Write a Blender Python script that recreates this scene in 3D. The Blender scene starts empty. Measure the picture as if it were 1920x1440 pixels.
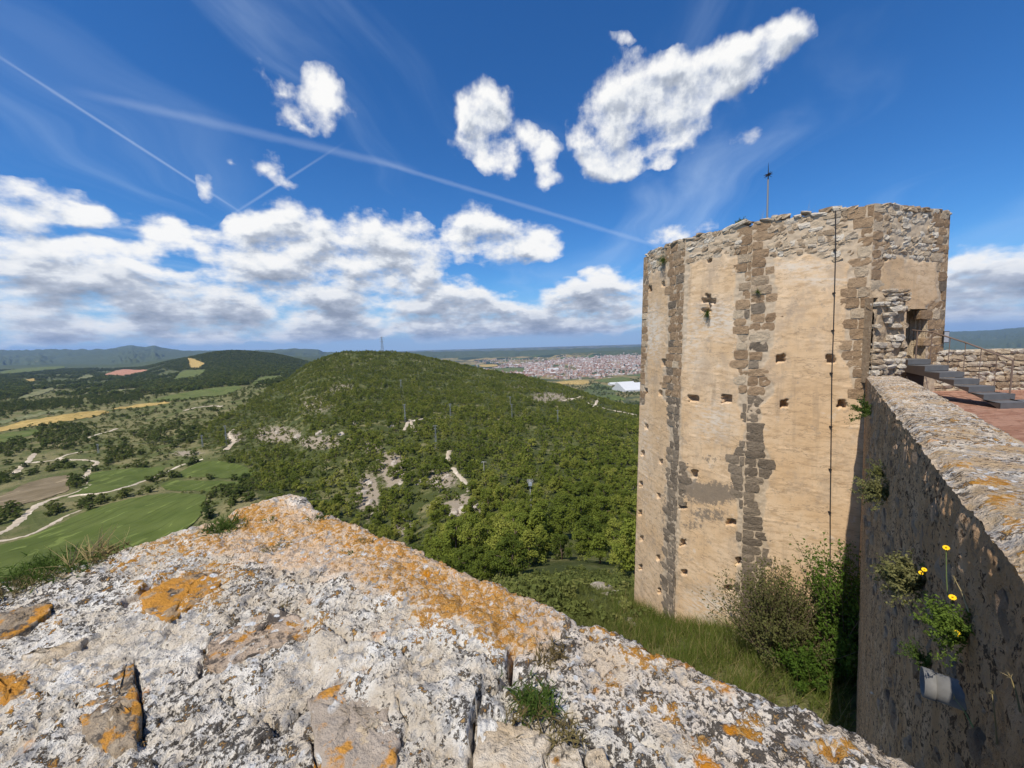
import bpy, math, random
import numpy as np
from mathutils import Matrix, Vector

random.seed(7); RNG = np.random.default_rng(7)
sc = bpy.context.scene
COL = sc.collection
# ------------------------------------------------------------------ camera
F = 740.0                       # focal length in photograph pixels (1920 wide)
PITCH = math.radians(5.8); ROLL = math.radians(-1.6)
cam_d = bpy.data.cameras.new('camera'); cam = bpy.data.objects.new('camera', cam_d); COL.objects.link(cam)
cam_d.sensor_width = 36.0; cam_d.lens = 36.0*F/1920.0
cam_d.clip_start = 0.05; cam_d.clip_end = 80000
RM = Matrix.Rotation(math.pi/2-PITCH, 3, 'X') @ Matrix.Rotation(ROLL, 3, 'Z')
cam.matrix_world = RM.to_4x4()
sc.camera = cam
R = np.array(RM)
# ------------------------------------------------------------------ view and sun
sc.view_settings.view_transform = 'Standard'; sc.view_settings.look = 'None'
sc.view_settings.exposure = 0.28; sc.view_settings.gamma = 1.0
sc.cycles.use_denoising = True
sc.cycles.max_bounces = 6; sc.cycles.diffuse_bounces = 3; sc.cycles.transparent_max_bounces = 8
sc.cycles.volume_bounces = 0
SUN_EL = math.radians(57); SUN_H = (-0.598, -0.801)
SUN_AZ = math.atan2(SUN_H[0], SUN_H[1])
SUNV = Vector((math.sin(SUN_AZ)*math.cos(SUN_EL), math.cos(SUN_AZ)*math.cos(SUN_EL), math.sin(SUN_EL)))
sl = bpy.data.lights.new('sun', 'SUN'); sl.energy = 4.6; sl.angle = math.radians(0.53); sl.color = (1.0, 0.94, 0.84)
so = bpy.data.objects.new('sun', sl); COL.objects.link(so)
so.rotation_euler = SUNV.to_track_quat('Z', 'Y').to_euler()

def ray(px, py):
    v = R @ np.array([(px-960)/F, (720-py)/F, -1.0]); return v/v[1]
def proj(P):
    q = np.asarray(P, float) @ R
    return 960+F*q[..., 0]/-q[..., 2], 720-F*q[..., 1]/-q[..., 2]

# ------------------------------------------------------------------ node helpers
class NT:
    def __init__(s, tree): s.t = tree; s.n = tree.nodes; s.l = tree.links
    def node(s, typ, **kw):
        n = s.n.new(typ)
        for k, v in kw.items(): setattr(n, k, v)
        return n
    def put(s, sock, v):
        if v is None: return
        if isinstance(v, bpy.types.NodeSocket): s.l.new(v, sock)
        else:
            if sock.type == 'RGBA' and len(v) == 3: v = (*v, 1)
            sock.default_value = v
    def math(s, op, a, b=None, c=None, clamp=False):
        n = s.node('ShaderNodeMath', operation=op, use_clamp=clamp)
        s.put(n.inputs[0], a); s.put(n.inputs[1], b); s.put(n.inputs[2], c); return n.outputs[0]
    def vmath(s, op, a, b=None, scale=None):
        n = s.node('ShaderNodeVectorMath', operation=op)
        s.put(n.inputs[0], a); s.put(n.inputs[1], b)
        if scale is not None: s.put(n.inputs['Scale'], scale)
        return n.outputs['Value'] if op in ('DOT_PRODUCT', 'LENGTH', 'DISTANCE') else n.outputs[0]
    def mix(s, f, a, b, blend='MIX'):
        n = s.node('ShaderNodeMix', data_type='RGBA', blend_type=blend)
        s.put(n.inputs[0], f); s.put(n.inputs[6], a); s.put(n.inputs[7], b); return n.outputs[2]
    def step(s, x, a, b, lo=0.0, hi=1.0, smooth=True):
        n = s.node('ShaderNodeMapRange'); n.interpolation_type = 'SMOOTHSTEP' if smooth else 'LINEAR'
        s.put(n.inputs[0], x); s.put(n.inputs[1], a); s.put(n.inputs[2], b); s.put(n.inputs[3], lo); s.put(n.inputs[4], hi)
        return n.outputs[0]
    def noise(s, vec, scale, detail=4.0, rough=0.55, dim='3D', dist=0.0, out=0):
        n = s.node('ShaderNodeTexNoise', noise_dimensions=dim)
        s.put(n.inputs['Vector'], vec); n.inputs['Scale'].default_value = scale
        n.inputs['Detail'].default_value = detail; n.inputs['Roughness'].default_value = rough
        n.inputs['Distortion'].default_value = dist
        return n.outputs[out]
    def voro(s, vec, scale, feature='F1', out='Distance', rnd=1.0):
        n = s.node('ShaderNodeTexVoronoi', feature=feature); s.put(n.inputs['Vector'], vec)
        n.inputs['Scale'].default_value = scale; n.inputs['Randomness'].default_value = rnd
        return n.outputs[out]
    def attr(s, name, out='Fac'): return s.node('ShaderNodeAttribute', attribute_name=name).outputs[out]
    def mapping(s, vec, loc=(0,0,0), rot=(0,0,0), scale=(1,1,1), typ='POINT'):
        n = s.node('ShaderNodeMapping', vector_type=typ); s.put(n.inputs[0], vec)
        n.inputs[1].default_value = loc; n.inputs[2].default_value = rot; n.inputs[3].default_value = scale
        return n.outputs[0]
    def bump(s, h, dist=0.02, strength=1.0, normal=None):
        n = s.node('ShaderNodeBump'); s.put(n.inputs['Height'], h); n.inputs['Distance'].default_value = dist
        n.inputs['Strength'].default_value = strength
        if normal: s.put(n.inputs['Normal'], normal)
        return n.outputs[0]

def new_mat(name):
    m = bpy.data.materials.new(name); m.use_nodes = True
    t = NT(m.node_tree); b = t.n['Principled BSDF']
    b.inputs['Roughness'].default_value = 0.9; b.inputs['Specular IOR Level'].default_value = 0.15
    return m, t, b
def flat_mat(name, col, rough=0.85, var=0.25, scale=8.0, metal=0.0, spec=0.2, bump=0.0):
    m, t, b = new_mat(name)
    pos = t.node('ShaderNodeTexCoord').outputs['Object']
    n = t.noise(pos, scale, 5, 0.6)
    c = t.mix(n, tuple(x*(1-var) for x in col), tuple(min(1, x*(1+var)) for x in col))
    t.put(b.inputs['Base Color'], c); b.inputs['Roughness'].default_value = rough
    b.inputs['Metallic'].default_value = metal; b.inputs['Specular IOR Level'].default_value = spec
    if bump: t.put(b.inputs['Normal'], t.bump(t.noise(pos, scale*4, 4, .6), bump, 0.7))
    return m

# ------------------------------------------------------------------ sky: Nishita, cumulus, cirrus, contrails
world = bpy.data.worlds.new('World'); sc.world = world; world.use_nodes = True
W = NT(world.node_tree); W.n.clear()
def azel(px, py):
    v = ray(px, py); v = v/np.linalg.norm(v); return math.atan2(v[0], v[1]), math.asin(v[2])
SKY_STRENGTH = 0.105
def build_sky():
    sky = W.node('ShaderNodeTexSky'); sky.sky_type = 'NISHITA'; sky.sun_disc = False
    sky.sun_elevation = SUN_EL; sky.sun_rotation = SUN_AZ
    sky.altitude = 600; sky.air_density = 1.0; sky.dust_density = 0.4; sky.ozone_density = 2.5
    hs = W.node('ShaderNodeHueSaturation'); hs.inputs['Saturation'].default_value = 1.26; hs.inputs['Value'].default_value = 1.05
    W.put(hs.inputs['Color'], sky.outputs[0])
    base = W.mix(1.0, hs.outputs[0], (0.46, 0.76, 1.0), 'MULTIPLY')
    d = W.node('ShaderNodeTexCoord').outputs['Generated']
    sep = W.node('ShaderNodeSeparateXYZ'); W.put(sep.inputs[0], d)
    x, y, z = sep.outputs
    az = W.math('ARCTAN2', x, y); el = W.math('ARCSINE', z)
    comb = W.node('ShaderNodeCombineXYZ'); W.put(comb.inputs[0], az); W.put(comb.inputs[1], el)
    P0 = comb.outputs[0]
    # blobs: px, py, rx, ry, strength
    BL = [ # tall fair-weather clouds
     (1175,215,105,115,1.0),(1270,175,135,85,1.0),(1385,115,115,62,.95),(1465,65,55,50,.75),(1150,285,70,60,.85),(1250,235,75,60,.9),(1110,260,50,60,.8),
     (1165,68,26,14,.42),(1395,262,36,26,.42),(1247,308,26,20,.42),(1165,322,32,16,.5),
     (905,198,56,50,1.0),(907,250,62,55,1.0),(940,298,42,34,1.0),(870,240,22,18,.6),
     (990,252,28,26,.75),(1020,282,28,36,.75),(1027,336,38,26,.8),
     (490,140,36,30,.55),(528,182,50,30,.55),(605,158,42,34,.58),(625,195,48,44,.6),(568,232,62,26,.6),
     (492,308,46,30,.62),(425,303,16,9,.5),(545,335,40,16,.5),(383,350,22,30,.56),
     (0,385,110,52,1.0),(100,385,95,42,.95),(170,405,60,22,.8),
     (285,412,58,36,.85),(325,437,62,30,.7),(275,468,52,18,.6),
     (565,405,58,40,.75),(520,440,70,40,.8),(470,475,110,46,1.0),(560,470,110,60,1.0),(640,462,80,50,.9),(720,445,85,50,1.0),(765,485,70,48,1.0),(430,470,56,36,.7),
     (895,415,66,34,.85),(930,455,110,42,.95),(1030,458,56,24,.7),(870,445,44,26,.7),
     (1272,428,62,30,.95),(1140,512,50,18,.9),
     (20,462,125,46,.85),(170,468,62,26,.85),(215,500,95,36,.9),(60,535,200,56,1.0),(270,545,150,44,1.0),(400,545,110,38,.85),(490,540,110,40,1.0),(590,552,130,46,1.0),(700,540,120,46,1.0),(812,560,110,44,1.0),(892,575,76,34,.9),
     (160,600,480,40,.95),(650,602,460,34,.9),(1040,598,240,30,.9),(200,625,600,22,1.0),(800,625,500,18,.9),(1060,552,90,26,.95),(1165,555,80,34,.95),(1150,585,120,28,.85),
     (1810,528,80,56,1.0),(1890,508,110,56,1.0),(1850,575,200,60,1.0),(1990,540,200,90,1.0),(1700,575,160,40,.9),(1480,575,240,40,.8),
     (-120,500,220,110,1.0)]
    warpn = W.noise(P0, 9.0, 4, 0.55, '2D', out=1)
    warp = W.vmath('SCALE', W.vmath('SUBTRACT', warpn, (.5, .5, .5)), scale=0.055)
    def density(P, after=None, BL=BL, fine=True):
        sp = W.node('ShaderNodeSeparateXYZ'); W.put(sp.inputs[0], P)
        # cloud rows crowd together towards the horizon
        b2 = W.math('MULTIPLY', W.math('LOGARITHM', W.math('MAXIMUM', W.math('ADD', sp.outputs[1], 0.25), 0.05), math.e), 0.80)
        c2 = W.node('ShaderNodeCombineXYZ'); W.put(c2.inputs[0], sp.outputs[0]); W.put(c2.inputs[1], b2)
        Pn = c2.outputs[0]
        Pw = W.vmath('ADD', P, warp)
        acc = None
        for bi, (bx, by, rx, ry, st) in enumerate(BL):
            if bi % 8 == 0 and (acc is not None or after is not None):   # orders the evaluation, keeps the shader stack small
                cn = W.node('ShaderNodeVectorMath', operation='MULTIPLY_ADD'); W.put(cn.inputs[0], acc if acc is not None else after)
                cn.inputs[1].default_value = (1e-9, 1e-9, 0); W.put(cn.inputs[2], Pw); Pw = cn.outputs[0]
            a0, e0 = azel(bx, by); a1, e1 = azel(bx+rx, by); a2, e2 = azel(bx, by-ry)
            ra = math.hypot(a1-a0, 0)*1.28; re = abs(e2-e0)*1.28
            mn = W.node('ShaderNodeVectorMath', operation='MULTIPLY_ADD'); W.put(mn.inputs[0], Pw)
            mn.inputs[1].default_value = (1/ra, 1/re, 0); mn.inputs[2].default_value = (-a0/ra, -e0/re, 0); m = mn.outputs[0]
            g = W.node('ShaderNodeTexGradient', gradient_type='SPHERICAL'); W.put(g.inputs[0], m)
            acc = W.math('MULTIPLY_ADD', g.outputs[1], st, acc if acc is not None else 0.0)
        # the same low bank of cumulus goes on all round, outside the view too
        side = W.step(W.math('ABSOLUTE', sp.outputs[0]), 0.98, 1.25)
        band = W.math('MULTIPLY', W.step(sp.outputs[1], 0.0, 0.05), W.step(sp.outputs[1], 0.30, 0.10))
        nb = W.noise(Pn, 3.2, 3, 0.5, '2D')
        acc = W.math('ADD', acc, W.math('MULTIPLY', W.math('MULTIPLY', side, band), W.step(nb, 0.36, 0.62)))
        acc = W.math('MINIMUM', acc, 0.66)
        n1 = W.noise(Pn, 8.5, 9, 0.57, '2D')
        nn = W.math('MULTIPLY', W.math('SUBTRACT', n1, 0.5), 1.70); crs = W.math('ADD', acc, nn)
        if fine:
            n2 = W.noise(Pn, 30.0, 6, 0.62, '2D'); nn = W.math('ADD', nn, W.math('MULTIPLY', W.math('SUBTRACT', n2, 0.5), 0.42))
        return W.math('ADD', W.math('SUBTRACT', acc, W.step(acc, 0.14, 0.0, 0.0, 0.4)), nn), crs, nn
    D, B, N = density(P0)
    Pu = W.vmath('ADD', P0, (-0.008, 0.022, 0))
    D2, B2, N2 = density(Pu, D, [q for q in BL if q[2]*q[3] > 2200], False)
    alpha = W.step(D, 0.14, 0.74)
    alpha = W.math('MULTIPLY', alpha, W.step(el, 0.0, 0.03))
    dif = W.math('SUBTRACT', W.math('ADD', W.math('MULTIPLY', D, .35), W.math('MULTIPLY', B, .65)), B2)
    lit = W.math('ADD', 0.60, W.math('MULTIPLY', dif, 1.15), clamp=True)
    low = W.step(el, 0.20, 0.05)
    thick = W.math('MULTIPLY', W.step(B, 0.40, 1.00), W.math('ADD', W.math('MULTIPLY', low, 0.36), 0.10))
    lit = W.math('SUBTRACT', lit, thick, clamp=True)
    lit = W.math('ADD', lit, W.math('MULTIPLY', W.math('SUBTRACT', 1.0, alpha), 0.3), clamp=True)
    ramp = W.node('ShaderNodeValToRGB'); W.put(ramp.inputs[0], lit)
    k = 1/SKY_STRENGTH
    def cc(r, g, b): return (r*k, g*k, b*k, 1)
    e = ramp.color_ramp.elements
    e[0].position = 0.12; e[0].color = cc(.24, .27, .33); e[1].position = 0.86; e[1].color = cc(.82, .815, .80)
    q = e.new(0.42); q.color = cc(.42, .455, .52); q = e.new(0.62); q.color = cc(.68, .70, .725)
    # cirrus veil on a high flat layer
    zz = W.math('ADD', W.math('MAXIMUM', z, 0.0), 0.13)
    pl = W.node('ShaderNodeCombineXYZ'); W.put(pl.inputs[0], W.math('DIVIDE', x, zz)); W.put(pl.inputs[1], W.math('DIVIDE', y, zz))
    pw_ = W.vmath('ADD', pl.outputs[0], W.vmath('SCALE', W.noise(pl.outputs[0], .45, 3, .5, '2D', out=1), scale=1.6))
    pc = W.mapping(pw_, (0, 0, 0), (0, 0, math.radians(-7)), (1.3, 0.42, 1))
    cir = W.noise(pc, 1.1, 7, 0.55, '2D', 0.4)
    cir = W.math('MULTIPLY', W.step(cir, 0.46, 0.90), W.step(z, 0.03, 0.22))
    col = W.mix(W.math('MULTIPLY', cir, 0.38), base, cc(.50, .63, .80))
    # contrails: great-circle bands
    tnz = W.noise(d, 22.0, 4, 0.6)
    def trail(p1, p2, w, amt, prev, wob=0.0):
        d1 = ray(*p1); d2 = ray(*p2); d1 = d1/np.linalg.norm(d1); d2 = d2/np.linalg.norm(d2)
        n = np.cross(d1, d2); n /= np.linalg.norm(n); mid = d1+d2; mid /= np.linalg.norm(mid)
        half = float(d1 @ mid)
        dist = W.math('ABSOLUTE', W.vmath('DOT_PRODUCT', d, tuple(n)))
        wv = W.math('MULTIPLY', W.math('ADD', tnz, 0.45), w)
        prof = W.math('SUBTRACT', 1.0, W.step(dist, 0.0, wv))
        ends = W.step(W.vmath('DOT_PRODUCT', d, tuple(mid)), half-0.012, half+0.015)
        return W.mix(W.math('MULTIPLY', W.math('MULTIPLY', prof, ends), amt), prev, cc(.75, .83, .94))
    col = trail((-30, 88), (450, 397), 0.0038, 0.20, col)
    col = trail((170, 178), (760, 314), 0.012, 0.11, col)
    col = trail((720, 306), (1240, 463), 0.008, 0.12, col)
    col = trail((445, 396), (590, 303), 0.0038, 0.24, col)
    # pale band of moist air low over the horizon
    hz = W.math('MULTIPLY', W.step(el, 0.15, 0.0), 0.80)
    col = W.mix(hz, col, cc(.34, .48, .70))
    col = W.mix(alpha, col, ramp.outputs[0])
    bg = W.node('ShaderNodeBackground'); W.put(bg.inputs[0], col); bg.inputs[1].default_value = SKY_STRENGTH
    out = W.node('ShaderNodeOutputWorld'); W.l.new(bg.outputs[0], out.inputs[0])
build_sky()
world.cycles.sampling_method = 'MANUAL'; world.cycles.sample_map_resolution = 512

# ------------------------------------------------------------------ geometry helpers
def link(o, parent=None):
    COL.objects.link(o)
    if parent is not None: o.parent = parent
    return o
def mesh_np(name, V, Fq, mat=None, smooth=True, attrs=None):
    V = np.asarray(V, np.float32); Fq = np.asarray(Fq, np.int32)
    me = bpy.data.meshes.new(name); k = Fq.shape[1]
    me.vertices.add(len(V)); me.vertices.foreach_set('co', V.ravel())
    me.loops.add(Fq.size); me.loops.foreach_set('vertex_index', Fq.ravel())
    me.polygons.add(len(Fq)); me.polygons.foreach_set('loop_start', np.arange(0, Fq.size, k, dtype=np.int32))
    me.polygons.foreach_set('use_smooth', np.full(len(Fq), smooth))
    for a, v in (attrs or {}).items():
        v = np.asarray(v, np.float32)
        if v.ndim == 2:
            at = me.attributes.new(a, 'FLOAT_COLOR', 'POINT'); at.data.foreach_set('color', v.ravel())
        else:
            at = me.attributes.new(a, 'FLOAT', 'POINT'); at.data.foreach_set('value', v)
    me.update(calc_edges=True); me.validate()
    if mat: me.materials.append(mat)
    return me
def mesh_py(name, V, Fs, mat=None, smooth=False, mats=None, mi=None):
    me = bpy.data.meshes.new(name); me.from_pydata([tuple(map(float, v)) for v in V], [], Fs); me.update()
    for m in (mats or ([mat] if mat else [])): me.materials.append(m)
    if mi is not None: me.polygons.foreach_set('material_index', mi)
    if smooth: me.polygons.foreach_set('use_smooth', [True]*len(me.polygons))
    return me
def obj(name, me, parent=None, loc=None):
    o = bpy.data.objects.new(name, me); link(o, parent)
    if loc is not None: o.location = loc
    return o
def empty(name, loc=(0, 0, 0), rz=0.0):
    o = bpy.data.objects.new(name, None); o.location = loc; o.rotation_euler.z = rz; o.empty_display_size = .3
    return link(o)
def tag(o, label=None, cat=None, group=None, kind=None):
    if label: o['label'] = label
    if cat: o['category'] = cat
    if group: o['group'] = group
    if kind: o['kind'] = kind
    return o
def grid_faces(nu, nv, flip=False):
    i = np.arange(nu-1)[:, None]*nv+np.arange(nv-1)[None, :]
    q = np.stack([i, i+nv, i+nv+1, i+1], -1).reshape(-1, 4)
    return q[:, ::-1] if flip else q
# numpy gradient noise
_perm = np.random.default_rng(3).permutation(512).astype(np.int64)
def perlin(x, y, seed=0):
    xi = np.floor(x).astype(np.int64); yi = np.floor(y).astype(np.int64); xf = x-xi; yf = y-yi
    u = xf*xf*xf*(xf*(xf*6-15)+10); v = yf*yf*yf*(yf*(yf*6-15)+10)
    def g(ix, iy, dx, dy):
        h = _perm[(_perm[(ix+seed*37) & 511]+iy) & 511]; a = h*(2*math.pi/512)
        return np.cos(a)*dx+np.sin(a)*dy
    a = g(xi, yi, xf, yf); b = g(xi+1, yi, xf-1, yf); c = g(xi, yi+1, xf, yf-1); d = g(xi+1, yi+1, xf-1, yf-1)
    return (a*(1-u)+b*u)*(1-v)+(c*(1-u)+d*u)*v
def fbm(x, y, octv=5, seed=0, gain=0.5):
    s = 0; a = 1.0
    for i in range(octv): s = s+a*perlin(x*2**i, y*2**i, seed+i); a *= gain
    return s
def sstep(x, a, b):
    t = np.clip((x-a)/(b-a), 0, 1); return t*t*(3-2*t)
def inpoly(px, py, poly):
    px = np.asarray(px); py = np.asarray(py); r = np.zeros(px.shape, bool); n = len(poly)
    for i in range(n):
        x1, y1 = poly[i]; x2, y2 = poly[(i+1) % n]
        if y1 == y2: continue
        c = ((y1 > py) != (y2 > py)) & (px < (x2-x1)*(py-y1)/(y2-y1)+x1); r ^= c
    return r
def distseg(px, py, line):
    d = np.full(np.shape(px), 1e9)
    for (x1, y1), (x2, y2) in zip(line[:-1], line[1:]):
        vx, vy = x2-x1, y2-y1; t = np.clip(((px-x1)*vx+(py-y1)*vy)/(vx*vx+vy*vy+1e-12), 0, 1)
        d = np.minimum(d, np.hypot(px-x1-t*vx, py-y1-t*vy))
    return d
def tube(pts, rad, n=6, caps=True):
    """swept tube, rad scalar or list -> V, F"""
    pts = [Vector(p) for p in pts]; V = []; Fs = []
    for i, p in enumerate(pts):
        t = (pts[min(i+1, len(pts)-1)]-pts[max(i-1, 0)]).normalized()
        a = t.cross(Vector((0, 0, 1)) if abs(t.z) < .9 else Vector((1, 0, 0))).normalized(); b = t.cross(a)
        r = rad[i] if isinstance(rad, (list, tuple)) else rad
        for k in range(n):
            an = 2*math.pi*k/n; V.append(p+a*math.cos(an)*r+b*math.sin(an)*r)
    for i in range(len(pts)-1):
        for k in range(n):
            Fs.append((i*n+k, i*n+(k+1) % n, (i+1)*n+(k+1) % n, (i+1)*n+k))
    if caps:
        Fs.append(tuple(range(n))[::-1]); Fs.append(tuple(range((len(pts)-1)*n, len(pts)*n)))
    return V, Fs
def box(x0, x1, y0, y1, z0, z1):
    V = [(x, y, z) for z in (z0, z1) for y in (y0, y1) for x in (x0, x1)]
    return V, [(0, 2, 3, 1), (4, 5, 7, 6), (0, 1, 5, 4), (2, 6, 7, 3), (0, 4, 6, 2), (1, 3, 7, 5)]
def join(parts):
    V = []; Fs = []
    for v, f in parts:
        o = len(V); V += list(v); Fs += [tuple(i+o for i in q) for q in f]
    return V, Fs
# unit stones: bevelled cubes pushed about, shared by every wall
def stone_variants(n, jit, mats, bev=0.10):
    """worn blocks: a cube cut once each way, corners and edges knocked back"""
    import bmesh
    out = []
    for m in mats:
        L = []
        for k in range(n):
            bm = bmesh.new(); bmesh.ops.create_cube(bm, size=1.0); bmesh.ops.subdivide_edges(bm, edges=list(bm.edges), cuts=1, use_grid_fill=True)
            for v in bm.verts:
                q = sum(abs(c) > .4 for c in v.co); f = {3: 1-bev*random.uniform(.7, 1.6), 2: 1-bev*random.uniform(.0, .7), 1: 1+bev*random.uniform(-.25, .25)}.get(q, 1)
                v.co = v.co*f+Vector([random.uniform(-jit, jit) for _ in range(3)])
            me = bpy.data.meshes.new('stone'); bm.to_mesh(me); bm.free(); me.materials.append(m); L.append(me)
        out.append(L)
    return out
# ================================================================== terrain
def hermite(xk, yk, x):
    xk = np.asarray(xk, float); yk = np.asarray(yk, float); h = np.diff(xk); d = np.diff(yk)/h
    m = np.zeros(len(xk)); m[0] = d[0]; m[-1] = d[-1]
    for i in range(1, len(xk)-1):
        m[i] = 0 if d[i-1]*d[i] <= 0 else (h[i-1]+h[i])*3/((2*h[i]+h[i-1])/d[i-1]+(h[i]+2*h[i-1])/d[i])
    i = np.clip(np.searchsorted(xk, x)-1, 0, len(xk)-2); t = np.clip((x-xk[i])/h[i], 0, 1)
    return (yk[i]*(2*t**3-3*t**2+1)+h[i]*m[i]*(t**3-2*t**2+t)+yk[i+1]*(-2*t**3+3*t**2)+h[i]*m[i+1]*(t**3-t**2))
# columns of (photo row, metres ahead); ('z', metres ahead, height) where the photo shows nothing
NEAR = [('z', 6, -9), ('z', 14, -11.0), ('z', 40, -34)]
COLS = {
 -700: NEAR+[('z',135,-75),('z',330,-90),('z',900,-96),('z',3500,-112),('z',7000,-60),('z',11000,180),('z',30000,-100)],
 0: NEAR+[(1060,135),(930,235),(870,330),(800,520),(750,900),(720,1700),(695,3500),(678,7000),(653,11000),('z',14000,0),('z',30000,-100)],
 240: NEAR+[(1010,150),(930,215),(870,310),(800,480),(750,850),(720,1500),(700,2600),(680,5500),(651,10500),('z',14000,0),('z',30000,-100)],
 330: NEAR+[(960,175),(870,300),(800,450),(750,760),(720,1350),(700,2100),(676,3000),('z',4600,-70),('z',7000,-40),(654,11000),('z',14000,0),('z',30000,-100)],
 430: NEAR+[(930,190),(870,290),(800,430),(750,680),(720,1150),(700,1700),(680,2300),(659,3000),('z',4500,-60),('z',7000,-40),(654,11500),('z',14000,0),('z',30000,-100)],
 520: NEAR+[(930,180),(870,270),(800,390),(755,560),(722,790),('z',1000,-90),('z',1700,-96),(686,2300),(666,3000),('z',4500,-80),('z',7000,-50),(653,11500),('z',14000,0),('z',30000,-100)],
 580: NEAR+[(960,160),(870,240),(800,330),(740,500),(702,720),(682,860),('z',1150,-100),('z',2500,-125),('z',6000,-90),(657,11500),('z',14000,-60),('z',30000,-150)],
 650: NEAR+[(990,145),(930,180),(870,225),(800,310),(740,460),(700,650),(677,800),(661,930),('z',1300,-110),('z',2500,-230),('z',6000,-280),(657,12500),('z',15000,-150),('z',30000,-200)],
 740: NEAR+[(1020,115),(950,160),(870,215),(800,300),(750,440),(710,640),(682,800),(662,930),('z',1300,-130),('z',2200,-280),('z',7000,-295),(660,12500),('z',15000,-200),('z',30000,-300)],
 860: NEAR[:1]+[('z',18,-13),('z',30,-20),(1060,75),(1000,105),(950,135),(870,200),(800,310),(762,430),(724,620),(700,780),(684,880),('z',1250,-190),('z',2000,-292),('z',7500,-296),(658,12500),('z',15000,-200),('z',30000,-300)],
 960: NEAR[:1]+[('z',20,-13.3),('z',26,-17),(1085,45),(1040,65),(980,100),(920,145),(860,210),(800,320),(766,440),(734,600),(704,800),('z',1250,-210),('z',2000,-296),('z',7500,-296),(657,12500),('z',15000,-250),('z',30000,-300)],
 1060: NEAR[:1]+[(1110,21),(1098,27),(1040,60),(980,95),(920,140),(860,210),(800,330),(778,440),(750,600),(729,740),('z',1250,-220),('z',2000,-298),('z',7000,-296),(655,11000),('z',14000,-250),('z',30000,-300)],
 1180: NEAR[:1]+[('z',13,-11.6),(1125,21),(1105,27),(1050,60),(980,100),(920,150),(860,230),(810,330),(790,480),(768,620),('z',1000,-170),('z',1600,-285),('z',6500,-294),(651,9500),('z',13000,-250),('z',30000,-300)],
 1400: NEAR[:1]+[('z',14,-11.3),('z',24,-15),('z',60,-35),('z',150,-60),('z',480,-95),('z',1000,-190),('z',1600,-285),('z',6500,-290),('z',9500,-60),('z',30000,-300)],
 1920: NEAR[:1]+[('z',14,-9.5),('z',24,-14),('z',60,-40),('z',150,-80),('z',480,-170),('z',1000,-250),('z',1600,-285),(654,5000),(640,8000),(614,12000),('z',15000,0),('z',30000,-300)],
 2600: NEAR[:1]+[('z',14,-9.5),('z',24,-14),('z',60,-40),('z',150,-80),('z',480,-170),('z',1000,-250),('z',1600,-285),('z',5000,-280),('z',8000,-200),('z',12000,60),('z',30000,-300)]}
LY = np.linspace(math.log(5.9), math.log(29900), 460)
cu, cz = [], []
for px, pts in sorted(COLS.items()):
    hor = 644.8-(px-960)*0.0279; cu.append(ray(px, hor)[0]); a, b = [], []
    for p in pts:
        if p[0] == 'z': a.append(math.log(p[1])); b.append(p[2])
        else: a.append(math.log(p[1])); b.append(ray(px, p[0])[2]*p[1])
    cz.append(hermite(a, b, LY))
cu = np.array(cu); cz = np.array(cz)                       # columns x LY
U = np.concatenate([np.linspace(-2.3, -1.45, 26)[:-1], np.linspace(-1.45, 0.36, 470)[:-1], np.linspace(.36, 1.05, 60)[:-1], np.linspace(1.05, 1.5, 90)[:-1], np.linspace(1.5, 3.0, 20)])
Z0 = np.array([hermite(cu, cz[:, j], np.clip(U, cu[0], cu[-1])) for j in range(len(LY))]).T   # U x LY
YY = np.exp(LY)[None, :]+0*U[:, None]; XX = U[:, None]*YY
fade = sstep(YY, 25, 90)
amp = 0.25+1.6*fade+2.0*sstep(YY, 300, 800)
rel = fbm(XX/30, YY/30, 5, 1)*amp+fbm(XX/7, YY/7, 3, 5)*0.5*fade
far = sstep(YY, 2600, 7000)
plain = sstep(Z0, -255, -285)
ridged = (1-np.abs(fbm(XX/1500, YY/2600, 5, 9))*2.2)
rel = rel*(1-far)+far*(1-plain)*(ridged*75-38)*(0.35+sstep(YY, 6500, 10500))*sstep(YY, 30000, 13000)
rel = rel*(1-0.85*plain)
ZZ = Z0+rel
def far_ridge(prof, Yc, slope, seed, jag):
    P_ = np.array([(ray(a, b)[0], ray(a, b)[2]) for a, b in prof]); top = np.interp(U, P_[:, 0], P_[:, 1])[:, None]*Yc
    yc = Yc*(1+.10*fbm(U[:, None]*5+YY*0, YY*0+seed, 4, seed)); dist = np.abs(YY-yc)
    spur = np.abs(fbm(XX/700, YY/1400, 5, seed+3))*2
    return top-dist*slope*(.55+spur)+jag*fbm(U[:, None]*26+YY*0, YY*0+seed, 5, seed+5)
PR1 = [(-700,655),(-200,655),(0,656),(60,660),(130,667),(200,655),(245,646),(270,650),(290,648),(330,655),(370,658),(430,656),(500,657),(545,653),(598,655),(612,664),(700,662),(800,659),(900,658),(1000,656),(1090,653),(1200,650),(1500,640),(1780,626),(1850,620),(1920,613),(2600,600)]
PR2 = [(-700,668),(0,672),(50,668),(75,665),(110,672),(150,674),(200,668),(260,672),(330,668),(420,671),(520,668),(600,672),(700,690),(800,674),(900,670),(1000,668),(1060,662),(1120,658),(1200,656),(1500,650),(1780,640),(1920,634),(2600,640)]
ZZ = np.where(YY > 4200, ZZ-sstep(YY, 4500, 8000)*(1-plain)*90, ZZ)
ZZ = np.where(YY > 4200, np.maximum(ZZ, np.maximum(far_ridge(PR1, 11500, .10, 301, 30), far_ridge(PR2, 8200, .10, 311, 22))), ZZ)
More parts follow.
